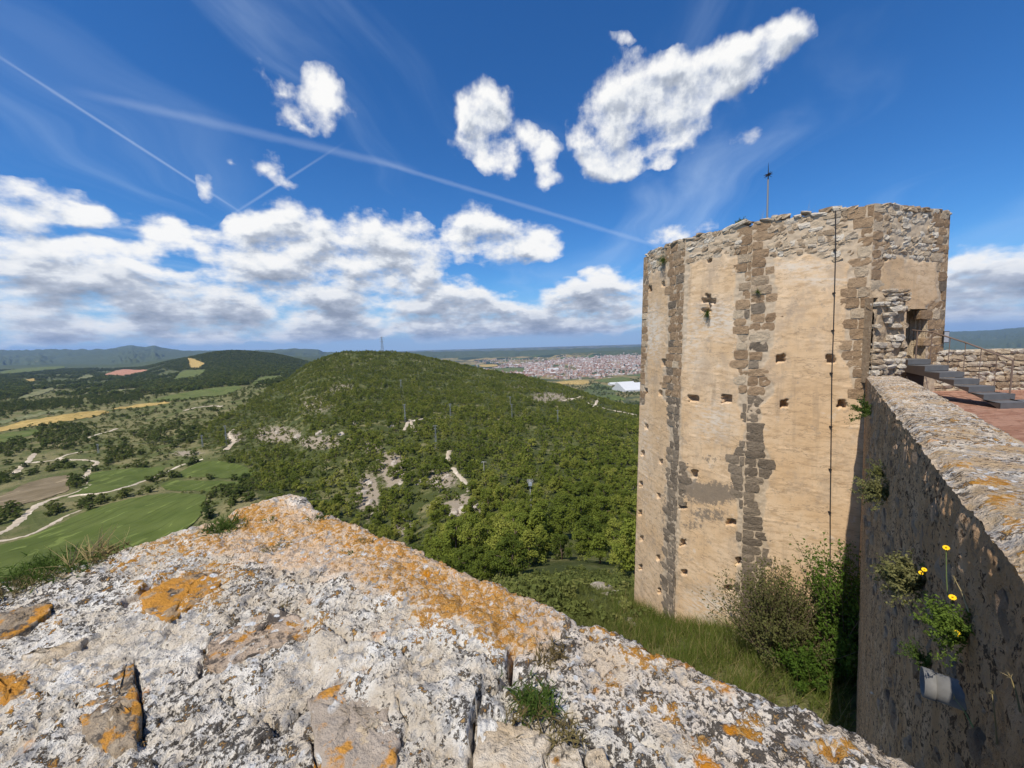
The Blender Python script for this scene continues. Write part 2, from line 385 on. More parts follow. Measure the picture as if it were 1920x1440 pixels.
def ground(x, y):
    x = np.asarray(x, float); y = np.maximum(np.asarray(y, float), 6.0); u = x/y
    fi = np.clip(np.interp(u, U, np.arange(len(U))), 0, len(U)-1.001); fj = np.clip((np.log(y)-LY[0])/(LY[1]-LY[0]), 0, len(LY)-1.001)
    i = fi.astype(int); j = fj.astype(int); a = fi-i; b = fj-j
    return ZZ[i, j]*(1-a)*(1-b)+ZZ[i+1, j]*a*(1-b)+ZZ[i, j+1]*(1-a)*b+ZZ[i+1, j+1]*a*b
YS = np.exp(np.linspace(math.log(9), math.log(26000), 2600))
def hit(px, py):
    """where the line of sight through a photo pixel meets the terrain"""
    r = ray(px, py); d = r[2]*YS-ground(r[0]*YS, YS); k = np.nonzero(d < 0)[0]
    if len(k) == 0: return None
    k = max(k[0], 1); t = d[k-1]/(d[k-1]-d[k]); y = YS[k-1]+t*(YS[k]-YS[k-1])
    return np.array([r[0]*y, y, float(ground(r[0]*y, y))])

# bare-rock mask (limestone ledges) on the near spur and the ridge
gpx, gpy = proj(np.stack([XX, YY, ZZ], -1))
rock = np.zeros(XX.shape)
for (a, b, ra, rb, s) in [(690,930,30,60,1),(735,880,40,50,.9),(870,950,60,30,.9),(830,900,50,30,.8),(760,990,30,25,.8),(700,840,40,30,.6),(590,760,70,40,.6),(640,730,60,30,.6),
        (520,815,60,22,1),(600,830,60,20,.9),(440,820,30,16,.9),(1030,745,70,18,.7),(960,725,80,20,.5),(640,690,50,25,.5),(1140,790,60,40,.35),(1110,1130,60,22,.45),(1150,1110,40,12,.6),(350,850,60,10,.7)]:
    rock = np.maximum(rock, s*np.clip(1.25-np.hypot((gpx-a)/ra, (gpy-b)/rb), 0, 1))
rock = np.where(YY < 1200, rock, 0)
zone = np.clip(far+sstep(YY, 900, 1800)*.6, 0, 1)

RIDGE = [(380,800),(470,752),(520,716),(560,690),(600,664),(640,650),(760,650),(900,682),(1000,704),(1100,728),(1215,760),(1215,1122),(1150,1118),(1100,1108),(1040,1092),(980,1085),(860,1100),(700,1060),(560,1010),(500,960),(470,905),(440,868),(400,850),(370,830)]
def terrain_mat():
    m, t, b = new_mat('terrain')
    pos = t.node('ShaderNodeNewGeometry').outputs['Position']
    n1 = t.noise(pos, 0.05, 6, .6); n2 = t.noise(pos, 0.9, 6, .65); n3 = t.noise(pos, 0.012, 5, .55)
    c = t.mix(t.step(n1, .38, .66), (.092, .104, .034), (.205, .178, .085))
    c = t.mix(t.step(n2, .50, .70), c, (.045, .058, .02))
    c = t.mix(t.math('MULTIPLY', t.attr('wooded'), t.step(t.noise(pos, .11, 5, .6), .62, .48)), c, (.060, .070, .022))
    rk = t.mix(t.noise(pos, 1.6, 5, .6), (.17, .13, .085), (.40, .34, .26))
    rf = t.math('ADD', t.attr('rock'), t.math('MULTIPLY', t.math('SUBTRACT', t.noise(pos, .35, 6, .7), .5), 1.3))
    c = t.mix(t.step(rf, .48, .66), c, rk)
    # far woods and the patchwork of the plain
    wood = t.mix(t.noise(pos, .02, 6, .7), (.030, .048, .022), (.10, .115, .045))
    cell = t.voro(t.mapping(pos, (0, 0, 0), (0, 0, .5), (1/330, 1/520, 0.0)), 1.0, out='Color')
    cs = t.node('ShaderNodeSeparateColor'); t.put(cs.inputs[0], cell)
    fld = t.mix(t.step(cs.outputs[0], .3, .5), (.075, .11, .035), (.26, .20, .085))
    fld = t.mix(t.step(cs.outputs[1], .62, .66), fld, (.033, .05, .024))
    fld = t.mix(t.step(t.noise(pos, .006, 6, .7), .50, .58), fld, (.035, .05, .025))
    pf = t.mix(t.step(n3, .60, .68), wood, fld)
    fc = t.mix(t.attr('plain'), pf, fld)
    c = t.mix(t.attr('zone'), c, fc)
    t.put(b.inputs['Base Color'], c); b.inputs['Specular IOR Level'].default_value = 0.05
    t.put(b.inputs['Normal'], t.bump(t.noise(pos, 1.2, 6, .7), .5, .8))
    return m
M_TERR = terrain_mat()
ter = obj('terrain', mesh_np('terrain', np.stack([XX, YY, ZZ], -1).reshape(-1, 3), grid_faces(*XX.shape), M_TERR,
          attrs={'wooded': (inpoly(gpx, gpy, RIDGE) & (YY < 1000) & (YY > 30)).astype(float).ravel(), 'rock': rock.ravel(), 'zone': zone.ravel(), 'plain': plain.ravel()}))
tag(ter, 'rolling wooded hills and valley below the castle', kind='structure')

# ------------------------------------------------------------------ fields and dirt roads laid on the terrain
def field_mat(name, a, b_, row=None, var=.5):
    m, t, b = new_mat(name); pos = t.node('ShaderNodeNewGeometry').outputs['Position']
    n = t.noise(pos, .06, 5, .6); c = t.mix(t.step(n, .5-var*.4, .5+var*.4), a, b_)
    mp = t.mapping(pos, (0, 0, 0), (0, 0, row or 0.4), (1, .06, 1))
    c = t.mix(t.step(t.noise(mp, .45, 4, .6), .48, .70, 0, .6), c, tuple(x*.62 for x in a))
    mp2 = t.mapping(pos, (0, 0, 0), (0, 0, (row or .4)+.03), (.22, .004, 1)); c = t.mix(t.step(t.noise(mp2, 1.0, 3, .5), .60, .66, 0, .7), c, tuple(min(1, x*1.7) for x in b_))
    c = t.mix(t.step(t.noise(pos, .021, 5, .65), .50, .68, 0, .55), c, tuple(x*.66 for x in b_))
    t.put(b.inputs['Base Color'], c); b.inputs['Specular IOR Level'].default_value = .05
    t.put(b.inputs['Normal'], t.bump(t.noise(pos, 1.5, 5, .7), .25, .7)); return m
FM = {'green': field_mat('field_green', (.075, .100, .022), (.105, .128, .034), .5),
      'lime': field_mat('field_lime', (.085, .115, .030), (.13, .14, .045), .6),
      'brown': field_mat('field_brown', (.15, .115, .065), (.23, .18, .11), .2),
      'yellow': field_mat('field_yellow', (.33, .23, .07), (.42, .30, .11), -.3),
      'pale': field_mat('field_pale', (.12, .14, .06), (.22, .20, .10), -.3),
      'clay': field_mat('clay', (.36, .17, .10), (.45, .24, .15))}
M_DIRT = field_mat('dirt_road', (.42, .34, .24), (.55, .47, .36))
FIELDS = [
 ('wheat_field','green','large green field just beyond the parapet',[(-120,1120),(-120,1060),(0,1023),(59,1007),(150,964),(225,939),(312,925),(387,928),(384,948),(375,972),(330,1010),(250,1060),(100,1130)]),
 ('wheat_field','green','green field between the bend of the dirt road and the straight track',[(175,886),(237,879),(312,875),(300,889),(244,911),(200,923),(131,929),(150,921),(165,908),(166,895)]),
 ('wheat_field','green','upper green field right of the straight track',[(331,889),(352,877),(375,867),(406,864),(445,870),(487,887),(444,898),(337,895)]),
 ('wheat_field','green','lower terrace field right of the straight track',[(312,904),(337,900),(444,903),(458,907),(406,923),(312,920),(300,911)]),
 ('ploughed_field','brown','bare brown field left of the dirt road',[(-80,960),(0,932),(47,907),(94,895),(134,890),(128,911),(131,920),(87,936),(40,946),(0,957),(-80,985)]),
 ('stubble_field','yellow','long yellow field strip left of the valley',[(-60,812),(0,801),(94,782),(175,770),(206,771),(200,776),(134,789),(0,809),(-60,822)]),
 ('stubble_field','yellow','yellow field strip in the middle of the valley',[(206,767),(269,756),(328,754),(281,762),(219,768)]),
 ('wheat_field','lime','light green field below the long yellow strip',[(-60,830),(0,814),(81,804),(66,815),(0,832),(-60,845)]),
 ('wheat_field','lime','light green field in the valley under the wooded hill',[(281,751),(344,736),(419,725),(462,726),(422,742),(312,753)]),
 ('wheat_field','lime','small light green field beside the ridge',[(469,721),(487,707),(525,704),(528,709),(487,720)]),
 ('stubble_field','yellow','pale yellow clearing on the far wooded hill',[(350,671),(362,673),(387,683),(372,692),(357,692)]),
 ('wheat_field','lime','green clearing below the pale yellow one',[(342,695),(387,693),(381,703),(337,714),(322,715)]),
 ('clay_pit','clay','red clay pit among the far woods',[(190,705),(225,693),(281,694),(269,699),(231,707)]),
 ('stubble_field','yellow','small yellow field left of the clay pit',[(44,713),(66,709),(68,714),(48,717)]),
 ('stubble_field','pale','small pale field below the clay pit',[(143,711),(165,702),(184,708),(160,712)]),
 ('wheat_field','pale','pale strip among the far left woods',[(20,752),(60,737),(105,725),(100,731),(66,745)]),
 ('wheat_field','pale','pale strip in front of the far woods',[(187,736),(225,730),(266,728),(262,732),(210,737)]),
 ('stubble_field','pale','pale strip left of the valley woods',[(-40,798),(0,790),(60,776),(120,768),(118,772),(50,786),(-40,806)]),
 ('wheat_field','lime','pale green flats under the far blue hills',[(0,697),(60,690),(125,687),(120,692),(40,700),(0,703)]),
 ('stubble_field','yellow','yellow field on the plain left of the town',[(895,684),(932,683),(934,687),(905,689)]),
 ('wheat_field','lime','green field on the plain left of the town',[(908,692),(985,689),(983,699),(937,698)]),
 ('stubble_field','yellow','yellow field in front of the town',[(1043,716),(1103,712),(1105,721),(1047,721)]),
 ('wheat_field','lime','green field in front of the town',[(1107,713),(1177,706),(1186,716),(1134,718)]),
 ('wheat_field','green','green field behind the right shoulder of the ridge',[(1134,742),(1153,741),(1177,749),(1148,752)])]
def smooth_poly(p, n=3):
    for _ in range(n-1):
        q = []
        for i in range(len(p)):
            a, b = p[i], p[(i+1) % len(p)]
            q += [(a[0]*.8+b[0]*.2, a[1]*.8+b[1]*.2), (a[0]*.2+b[0]*.8, a[1]*.2+b[1]*.8)]
        p = q
    return p
FIELD_PX = []
def drape(poly_px, mat, lift=.12, n=26):
    """patch of ground inside a polygon: a grid in the polygon's own box, clipped, riding on the terrain"""
    import bmesh
    W3 = [hit(*p) for p in poly_px]
    W3 = [w for w in W3 if w is not None]
    if len(W3) < 4: return None
    P = np.array(W3)[:, :2]; lo, hi = P.min(0), P.max(0); d = (hi-lo)/n
    lift = max(lift, float(np.hypot(*(hi-lo)))*0.0025)
    bm = bmesh.new(); bm.faces.new([bm.verts.new((x, y, 0)) for x, y in P])
    for ax in (0, 1):
        for k in range(1, n):
            no = (1, 0, 0) if ax == 0 else (0, 1, 0); co = (lo[0]+k*d[0], lo[1]+k*d[1], 0)
            bmesh.ops.bisect_plane(bm, geom=list(bm.verts)+list(bm.edges)+list(bm.faces), plane_co=co, plane_no=no, dist=1e-4)
    bmesh.ops.triangulate(bm, faces=list(bm.faces))
    xy = np.array([v.co[:2] for v in bm.verts]); g = ground(xy[:, 0], xy[:, 1])+lift
    for v, z in zip(bm.verts, g): v.co.z = z
    bmesh.ops.recalc_face_normals(bm, faces=list(bm.faces))
    me = bpy.data.meshes.new('field'); bm.to_mesh(me); bm.free(); me.materials.append(mat)
    if len(me.polygons) and me.polygons[0].normal.z < 0: me.flip_normals()
    me.polygons.foreach_set('use_smooth', [True]*len(me.polygons))
    return me
for nm, mk, lab, poly in FIELDS:
    me = drape(smooth_poly(poly, 2), FM[mk])
    FIELD_PX.append(poly)
    if me: tag(obj(nm, me), lab, kind='structure')
ROADS = [  # photo polyline, width in metres
 ('dirt_road','pale dirt road winding from the left edge past the brown field',[(-40,1018),(0,1001),(20,990),(47,966),(66,949),(74,944),(90,937),(130,928),(160,917),(170,909),(163,899),(158,894),(166,883),(178,873),(184,866),(166,863),(120,863),(108,859)],3.6),
 ('dirt_road','narrow track along the edge of the large green field',[(-40,1020),(0,1013),(52,1006),(80,992),(110,975),(150,957)],2.6),
 ('dirt_road','straight pale track between the green fields',[(131,931),(200,924),(222,918),(250,909),(300,889),(345,870),(380,861)],2.6),
 ('dirt_road','short pale track left of the bend',[(28,888),(45,872),(56,862),(66,850)],4),
 ('dirt_road','pale track behind the bend',[(60,868),(85,866),(112,860),(125,853),(154,847)],3),
 ('dirt_road','short pale track beside the clump of pines',[(165,822),(185,814),(220,804)],3),
 ('dirt_road','pale track in the valley under the ridge',[(345,771),(370,764),(395,761),(418,762)],5),
 ('dirt_road','pale track climbing to the rocky terraces',[(424,844),(432,835),(442,828),(430,815),(436,806)],4),
 ('dirt_road','upper bend of the footpath on the spur',[(757,808),(763,796),(768,787),(773,800),(780,810)],2.4),
 ('dirt_road','middle stretch of the footpath on the spur',[(843,845),(839,857),(842,866)],2.4),
 ('dirt_road','lower stretch of the footpath on the spur',[(850,877),(857,889),(866,897),(880,909)],2.2),
 ('dirt_road','pale road across the right shoulder of the ridge',[(1098,754),(1106,758),(1130,765),(1160,772),(1200,781)],5),
 ('dirt_road','pale clearing above the road on the right shoulder',[(1050,750),(1062,752),(1076,748),(1092,744)],8),
 ('dirt_road','short steep road on the right shoulder',[(1122,748),(1118,757),(1110,764)],4),
 ('dirt_road','dirt ledge between two poles on the spur',[(770,790),(800,785),(845,783)],3)]
ROAD_PX = []
for nm, lab, pl, w in ROADS:
    P = [hit(*p) for p in pl]; P = [p for p in P if p is not None]; ROAD_PX.append(pl)
    Q = []
    for a, b in zip(P[:-1], P[1:]):
        n = max(2, int(np.hypot(*(b-a)[:2])/max(1.5, w*.8)))
        Q += [a+(b-a)*k/n for k in range(n)]
    Q.append(P[-1]); Q = np.array(Q)[:, :2]
    for _ in range(4): Q[1:-1] = (Q[:-2]+2*Q[1:-1]+Q[2:])/4
    T = np.gradient(Q, axis=0); T /= np.linalg.norm(T, axis=1)[:, None]; Nn = np.stack([-T[:, 1], T[:, 0]], 1)
    k = np.arange(len(Q)); ww = w/2*(1+.18*np.sin(k*1.7)+.12*np.sin(k*.6+1))[:, None]
    rows = [Q+Nn*ww*s for s in (1, .33, -.33, -1)]
    XY = np.stack(rows, 0); Zr = ground(XY[..., 0], XY[..., 1])+max(.18, P[0][1]*.0012)
    Zr[[0, 3]] -= .25
    V = np.concatenate([XY, Zr[..., None]], -1).reshape(-1, 3)
    me = mesh_np('road', V, grid_faces(4, len(Q)), M_DIRT)
    if me.polygons[0].normal.z < 0: me.flip_normals()
    tag(obj(nm, me), lab, kind='structure')
# ================================================================== vegetation
def leaf_mat(name, dark, light, trans=.35, vs_=.8):
    m, t, b = new_mat(name)
    oi = t.node('ShaderNodeObjectInfo'); rnd = oi.outputs['Random']
    pos = t.node('ShaderNodeNewGeometry').outputs['Position']
    n = t.noise(pos, vs_, 4, .6)
    f = t.math('ADD', t.math('MULTIPLY', rnd, .55), t.math('ADD', t.math('MULTIPLY', n, .40), t.math('MULTIPLY', t.math('SUBTRACT', t.noise(pos, .028, 3, .6), .45), .9)))
    rp_ = t.node('ShaderNodeValToRGB'); t.put(rp_.inputs[0], t.step(f, .12, .95, smooth=False)); e_ = rp_.color_ramp.elements
    e_[0].color = (*dark, 1); e_[1].color = (*light, 1); q_ = e_.new(.45); q_.color = (*[dark[i]*.62+light[i]*.38*(.95, 1.1, .8)[i] for i in range(3)], 1)
    c = rp_.outputs[0]
    df = t.node('ShaderNodeBsdfDiffuse'); t.put(df.inputs[0], c)
    tr = t.node('ShaderNodeBsdfTranslucent'); t.put(tr.inputs[0], t.mix(.5, c, light))
    mx = t.node('ShaderNodeMixShader'); mx.inputs[0].default_value = trans
    t.l.new(df.outputs[0], mx.inputs[1]); t.l.new(tr.outputs[0], mx.inputs[2])
    t.l.new(mx.outputs[0], t.n['Material Output'].inputs[0]); return m
M_PINE = leaf_mat('pine_needles', (.080, .108, .021), (.330, .325, .070))
M_BUSH = leaf_mat('scrub_leaves', (.095, .115, .034), (.270, .255, .090))
M_OAK = leaf_mat('oak_leaves', (.060, .085, .026), (.190, .200, .056))
M_BARK = flat_mat('pine_bark', (.13, .095, .07), var=.4, scale=14, bump=.02)
def leaf_cloud(cents, rads, per, size, rng, flat=.75, up=.25):
    """many small leaf-sized quads spread over and through a set of clumps"""
    C = np.repeat(cents, per, 0); Rr = np.repeat(rads, per)[:, None]; n = len(C)
    d = rng.normal(size=(n, 3)); d /= np.linalg.norm(d, axis=1)[:, None]
    p = C+d*Rr*(rng.random((n, 1))**.45)*np.array([1, 1, flat])
    nn = d+rng.normal(size=(n, 3))*.7+np.array([0, 0, up]); nn /= np.linalg.norm(nn, axis=1)[:, None]
    a = np.cross(nn, rng.normal(size=(n, 3))); a /= np.linalg.norm(a, axis=1)[:, None]; b = np.cross(nn, a)
    s = size*(.6+.8*rng.random((n, 1)))
    V = np.stack([p-a*s, p-b*s*.55, p+a*s, p+b*s*.55], 1).reshape(-1, 3)
    return V, np.arange(4*n).reshape(-1, 4)
def pine_parts(seed, nclump, per, size, umbrella=.5):
    rng = np.random.default_rng(seed); cents = []; rads = []
    H = 6.0; lean = rng.normal(size=2)*.35
    while len(cents) < nclump:
        h = rng.random(); rmax = (2.35*math.sin(math.pi*min(1, .20+h*.72))**.8) if umbrella else 2.1*(1-h*.75)
        an = rng.random()*6.283; rr = rmax*math.sqrt(rng.random())
        z = 1.5+h*(H-1.9)
        cents.append((math.cos(an)*rr+lean[0]*h, math.sin(an)*rr+lean[1]*h, z)); rads.append(rng.uniform(.5, .95)*(1.05-.35*h))
    cents = np.array(cents); rads = np.array(rads)
    crown = leaf_cloud(cents, rads, per, size, rng, .75, .75)
    parts = [tube([(0, 0, -.8), (lean[0]*.3, lean[1]*.3, 2.0), (lean[0]*.7, lean[1]*.7, H*.6), (lean[0], lean[1], H*.88)], [.19, .15, .09, .03], 6)]
    for k in rng.choice(nclump, min(7, nclump), replace=False):
        c = cents[k]; z0 = max(1.0, c[2]-.9); t = z0/H
        parts.append(tube([(lean[0]*t, lean[1]*t, z0), tuple(c*.55+np.array([lean[0]*t, lean[1]*t, z0+.3])*.45), tuple(c)], [.07, .05, .02], 4, False))
    return crown, join(parts)
def bush_parts(seed, n, per, size, w=1.0, h=1.0):
    rng = np.random.default_rng(seed)
    an = rng.random(n)*6.283; rr = np.sqrt(rng.random(n))*w; z = rng.random(n)*h*(1-.5*(rr/w)**2)+.15
    cents = np.stack([np.cos(an)*rr, np.sin(an)*rr, z], 1)
    return leaf_cloud(cents, rng.uniform(.25, .5, n)*w, per, size, rng)
def merged(crown, trunk, mc, mt):
    V = np.concatenate([crown[0], np.array([tuple(v) for v in trunk[0]])]); o = len(crown[0])
    Fs = [tuple(q) for q in crown[1].tolist()]+[tuple(i+o for i in f) for f in trunk[1]]
    return mesh_py('tree', V, Fs, mats=[mc, mt], mi=[0]*len(crown[1])+[1]*len(trunk[1]))
NEARPINE = []
for k in range(6):
    c, t = pine_parts(40+k, 36+3*k % 9, 105, .135, umbrella=(k % 4 != 3))
    NEARPINE.append((mesh_np('crown', c[0], c[1], M_PINE, False), mesh_py('trunk', t[0], t[1], M_BARK, True)))
proto_col = {}
def proto(name, meshes):
    c = bpy.data.collections.new(name)
    for i, me in enumerate(meshes): c.objects.link(bpy.data.objects.new('%s_%02d' % (name, i), me))
    proto_col[name] = c; return c
proto('pine_kind', [merged(*pine_parts(60+k, 22, 17, .36, k % 4 != 3), M_PINE, M_BARK) for k in range(6)])
proto('oak_kind', [merged(*pine_parts(80+k, 16, 14, .48, True), M_OAK, M_BARK) for k in range(4)])
proto('bush_kind', [mesh_np('bush', *bush_parts(90+k, 9, 16, .20), M_BUSH, False) for k in range(5)])
def scatter(name, P, S, Rz, col, label):
    """points carried by geometry nodes: the part of the wood that nobody could count"""
    me = bpy.data.meshes.new(name); n = len(P)
    me.vertices.add(n); me.vertices.foreach_set('co', np.asarray(P, np.float32).ravel())
    me.attributes.new('size', 'FLOAT_VECTOR', 'POINT').data.foreach_set('vector', np.asarray(S, np.float32).ravel())
    rot = np.zeros((n, 3), np.float32); rot[:, 2] = Rz; rot[:, :2] = RNG.normal(size=(n, 2))*.06
    me.attributes.new('turn', 'FLOAT_VECTOR', 'POINT').data.foreach_set('vector', rot.ravel())
    me.attributes.new('kind_index', 'INT', 'POINT').data.foreach_set('value', RNG.integers(0, len(col.objects), n).astype(np.int32))
    o = obj(name, me); tag(o, label, kind='stuff')
    g = bpy.data.node_groups.new(name, 'GeometryNodeTree')
    g.interface.new_socket('Geometry', in_out='INPUT', socket_type='NodeSocketGeometry')
    g.interface.new_socket('Geometry', in_out='OUTPUT', socket_type='NodeSocketGeometry')
    N = g.nodes; gi = N.new('NodeGroupInput'); go = N.new('NodeGroupOutput')
    ci = N.new('GeometryNodeCollectionInfo'); ci.inputs[0].default_value = col; ci.inputs[1].default_value = True; ci.inputs[2].default_value = True
    ip = N.new('GeometryNodeInstanceOnPoints')
    def na(nm, ty):
        a = N.new('GeometryNodeInputNamedAttribute'); a.data_type = ty; a.inputs[0].default_value = nm; return a.outputs[0]
    L = g.links.new
    L(gi.outputs[0], ip.inputs['Points']); L(ci.outputs[0], ip.inputs['Instance']); ip.inputs['Pick Instance'].default_value = True
    L(na('kind_index', 'INT'), ip.inputs['Instance Index']); L(na('turn', 'FLOAT_VECTOR'), ip.inputs['Rotation']); L(na('size', 'FLOAT_VECTOR'), ip.inputs['Scale'])
    L(ip.outputs[0], go.inputs[0])
    o.modifiers.new('scatter', 'NODES').node_group = g
    return o
# ---- where trees stand, tested against the photograph's open ground
WOODS = [[(72,801),(150,795),(175,814),(162,836),(140,845),(72,845),(62,826)],[(156,742),(269,736),(266,751),(175,760)],[(-40,760),(156,745),(153,760),(30,772),(-40,790)],
 [(269,729),(400,704),(462,714),(470,722),(406,726),(281,742)],[(-40,700),(62,718),(47,745),(-40,755)],[(200,832),(250,839),(247,867),(203,870)],[(-20,855),(30,822),(64,830),(20,858)],
 [(-20,945),(44,948),(40,978),(-20,990)],[(72,953),(156,938),(156,951),(69,975)],[(219,932),(281,921),(300,916),(310,922),(281,930),(225,942)],
 [(244,814),(384,795),(425,780),(470,760),(470,800),(416,832),(281,835)],[(-20,885),(30,880),(28,905),(-20,915)],[(126,900),(150,893),(160,905),(140,920),(128,918)],[(95,866),(128,866),(128,880),(95,880)],
 [(390,930),(440,900),(500,880),(560,935),(520,950)]]
SCRUB = [(420,790),(470,770),(540,790),(640,800),(660,835),(600,850),(500,850),(430,850)]
def keep_mask(px, py, Y, x, dil=1.0):
    open_ = np.zeros(px.shape, bool)
    for p in FIELD_PX:
        c = np.mean(p, 0); open_ |= inpoly(px, py, [tuple(c+(np.array(q)-c)*1.02) for q in p])
    for p in ROAD_PX: open_ |= distseg(px, py, p) < np.clip(900/Y, 1.2, 7)*dil
    return ~open_
cand = []
def jitter(y0, y1, step, u0=-1.55, u1=.40, zmin=None):
    ys = np.arange(y0, y1, step); out = []
    for yy in ys:
        xs = np.arange(u0*yy, u1*yy, step); out.append(np.stack([xs+RNG.uniform(-.55, .55, len(xs))*step, yy+RNG.uniform(-.55, .55, len(xs))*step], 1))
    return np.concatenate(out)
def info(XY):
    z = ground(XY[:, 0], XY[:, 1]); px, py = proj(np.stack([XY[:, 0], XY[:, 1], z], 1)); return z, px, py
# near wood and ridge
XY = jitter(34, 1010, 4.3, -1.0); z, px, py = info(XY)
rk = np.zeros(len(px))
for (a, b, ra, rb, s) in [(690,930,26,55,1),(735,885,30,40,.9),(870,955,55,22,.9),(760,990,26,22,.8),(590,760,60,30,.45),(520,815,55,20,.8),(1030,747,60,14,.5),(820,900,30,24,.7)]:
    rk = np.maximum(rk, s*np.clip(1.2-np.hypot((px-a)/ra, (py-b)/rb), 0, 1))
gap = fbm(XY[:, 0]/45, XY[:, 1]/45, 4, 21)
dens = np.where(inpoly(px, py, RIDGE), .86, 0)*np.where(inpoly(px, py, SCRUB), .30, 1)*(1-rk)*np.where(gap < -.12, .30, 1)
dens = np.where((px > 880) & (py < 830) & (py > 735), dens*.88, dens)
ok = (RNG.random(len(px)) < dens) & keep_mask(px, py, XY[:, 1], XY[:, 0])
PI_ = np.column_stack([XY, z])[ok]
PS = (RNG.uniform(.46, 1.05, len(PI_))*(1+.55*fbm(PI_[:, 0]/25, PI_[:, 1]/25, 3, 31))*np.where(PI_[:, 1] > 450, .92, 1.0))
PS *= 1+.28*sstep(PI_[:, 1], 150, 70)
order = np.argsort(PI_[:, 1]/PS)
near, rest = order[:290], order[290:]
ppx, ppy = proj(PI_)
ZONES = [(lambda x, y: y > 985, 'bright green pine among the nearest trees below the tower and the parapet'),
         (lambda x, y: x < 800, 'dark green pine on the rocky near spur left of the footpath'),
         (lambda x, y: x > 995, 'green pine in the wood right of the transformer pole'),
         (lambda x, y: True, 'green pine in the wood between the footpath and the transformer pole')]
for k in near:
    cm, tm = NEARPINE[random.randrange(6)]
    e = empty('pine_tree', tuple(PI_[k]-np.array([0, 0, .25])), random.uniform(0, 6.28)); s = float(PS[k])
    e.scale = (s*random.uniform(.9, 1.15), s*random.uniform(.9, 1.15), s*random.uniform(.88, 1.18))
    obj('crown', cm, e); obj('trunk', tm, e)
    lab = next(l for f, l in ZONES if f(ppx[k], ppy[k])); tag(e, lab, 'tree', lab.replace('green pine', 'pines').replace('bright ', '').replace('dark ', '')[:60])
S3 = np.repeat(PS[rest][:, None], 3, 1)*RNG.uniform(.88, 1.15, (len(rest), 3))
scatter('pine_wood', PI_[rest]-np.array([0, 0, .3]), S3, RNG.random(len(rest))*6.28, proto_col['pine_kind'], 'dense green pine wood covering the ridge and its slopes')
# undergrowth of the ridge
XY = jitter(22.5, 520, 3.6, -1.1); z, px, py = info(XY)
dens = np.where(inpoly(px, py, RIDGE), .45, .42)*((XY[:, 1] > 42) | (px > 930))
dens = np.where(inpoly(px, py, SCRUB), .55, dens)
g2 = fbm(XY[:, 0]/18, XY[:, 1]/18, 3, 55); dens = dens*np.where(g2 > -.05, 1.1, .35)
ok = (RNG.random(len(px)) < dens) & keep_mask(px, py, XY[:, 1], XY[:, 0], .8) & (px > -60)
Bp = np.column_stack([XY, z])[ok]; bs = RNG.uniform(.5, 1.25, (len(Bp), 1))*np.where(Bp[:, 1:2] > 200, 1.35, 1)*np.where(Bp[:, 1:2] < 45, .6, 1)
scatter('scrub', Bp, bs*RNG.uniform(.8, 1.2, (len(Bp), 3)), RNG.random(len(Bp))*6.28, proto_col['bush_kind'], 'low green scrub on the slopes and along the tracks')
LX = np.stack([RNG.uniform(-.06, .335, 900), 17+30*RNG.random(900)**1.2], 1); LX[:, 0] *= LX[:, 1]; z, px, py = info(LX)
okl = (fbm(LX[:, 0]/3, LX[:, 1]/3, 3, 57) > -.12) & ~((LX[:, 0] > 5.6) & (LX[:, 1] > 12) & (LX[:, 1] < 24) & (LX[:, 0] > 6.2))
LP = np.column_stack([LX, z])[okl]
scatter('ledge_scrub', LP-np.array([0, 0, .05]), RNG.uniform(.16, .55, (len(LP), 1))*RNG.uniform(.8, 1.3, (len(LP), 3)), RNG.random(len(LP))*6.28, proto_col['bush_kind'], 'low weeds and thorny scrub on the ledge left of the tower')
# valley woods on the left and woods far off
XY = jitter(150, 1000, 6.0, -1.6, -.25); z, px, py = info(XY)
w = np.zeros(len(px), bool)
for p in WOODS: w |= inpoly(px, py, p)
nz = fbm(XY[:, 0]/40, XY[:, 1]/40, 4, 71)
dens = np.where(w, .85, np.where(nz > .22, .45, .06))
ok = (RNG.random(len(px)) < dens) & ~inpoly(px, py, RIDGE) & keep_mask(px, py, XY[:, 1], XY[:, 0]) & (px > -80)
VP = np.column_stack([XY, z])[ok]; vs = RNG.uniform(.55, 1.25, len(VP))
vo = np.argsort(VP[:, 1]/vs); vpx, vpy = proj(VP)
OAKN = []
for k in range(4):
    c, t = pine_parts(120+k, 26, 40, .30, True)
    OAKN.append((mesh_np('crown', c[0], c[1], M_OAK, False), mesh_py('trunk', t[0], t[1], M_BARK, True)))
for k in vo[:130]:
    cm, tm = OAKN[random.randrange(4)]; s = float(vs[k])
    e = empty('oak_tree', tuple(VP[k]-np.array([0, 0, .7*s])), random.uniform(0, 6.28)); e.scale = (s*1.1, s*1.1, s*.9)
    obj('crown', cm, e); obj('trunk', tm, e)
    tag(e, 'dark round tree beside the green fields and tracks of the left valley', 'tree', 'trees of the near valley')
r_ = vo[130:]
scatter('valley_wood', VP[r_]-np.array([0, 0, .6]), np.repeat(vs[r_][:, None], 3, 1)*np.array([1.15, 1.15, .95]), RNG.random(len(r_))*6.28, proto_col['oak_kind'], 'dark clumps of trees dotted over the left valley')
XY = jitter(1000, 3600, 14.0, -1.5, -.12); z, px, py = info(XY)
nz = fbm(XY[:, 0]/170, XY[:, 1]/260, 5, 81)
w = np.zeros(len(px), bool)
for p in WOODS: w |= inpoly(px, py, p)
hillw = inpoly(px, py, [(300,690),(345,668),(430,648),(600,660),(600,700),(470,716),(390,708)])
dens = np.where(w | hillw, .95, np.where(nz > .06, .90, .05))
ok = (RNG.random(len(px)) < dens) & keep_mask(px, py, XY[:, 1], XY[:, 0]) & (px > -60) & (px < 720)
FP = np.column_stack([XY, z])[ok]
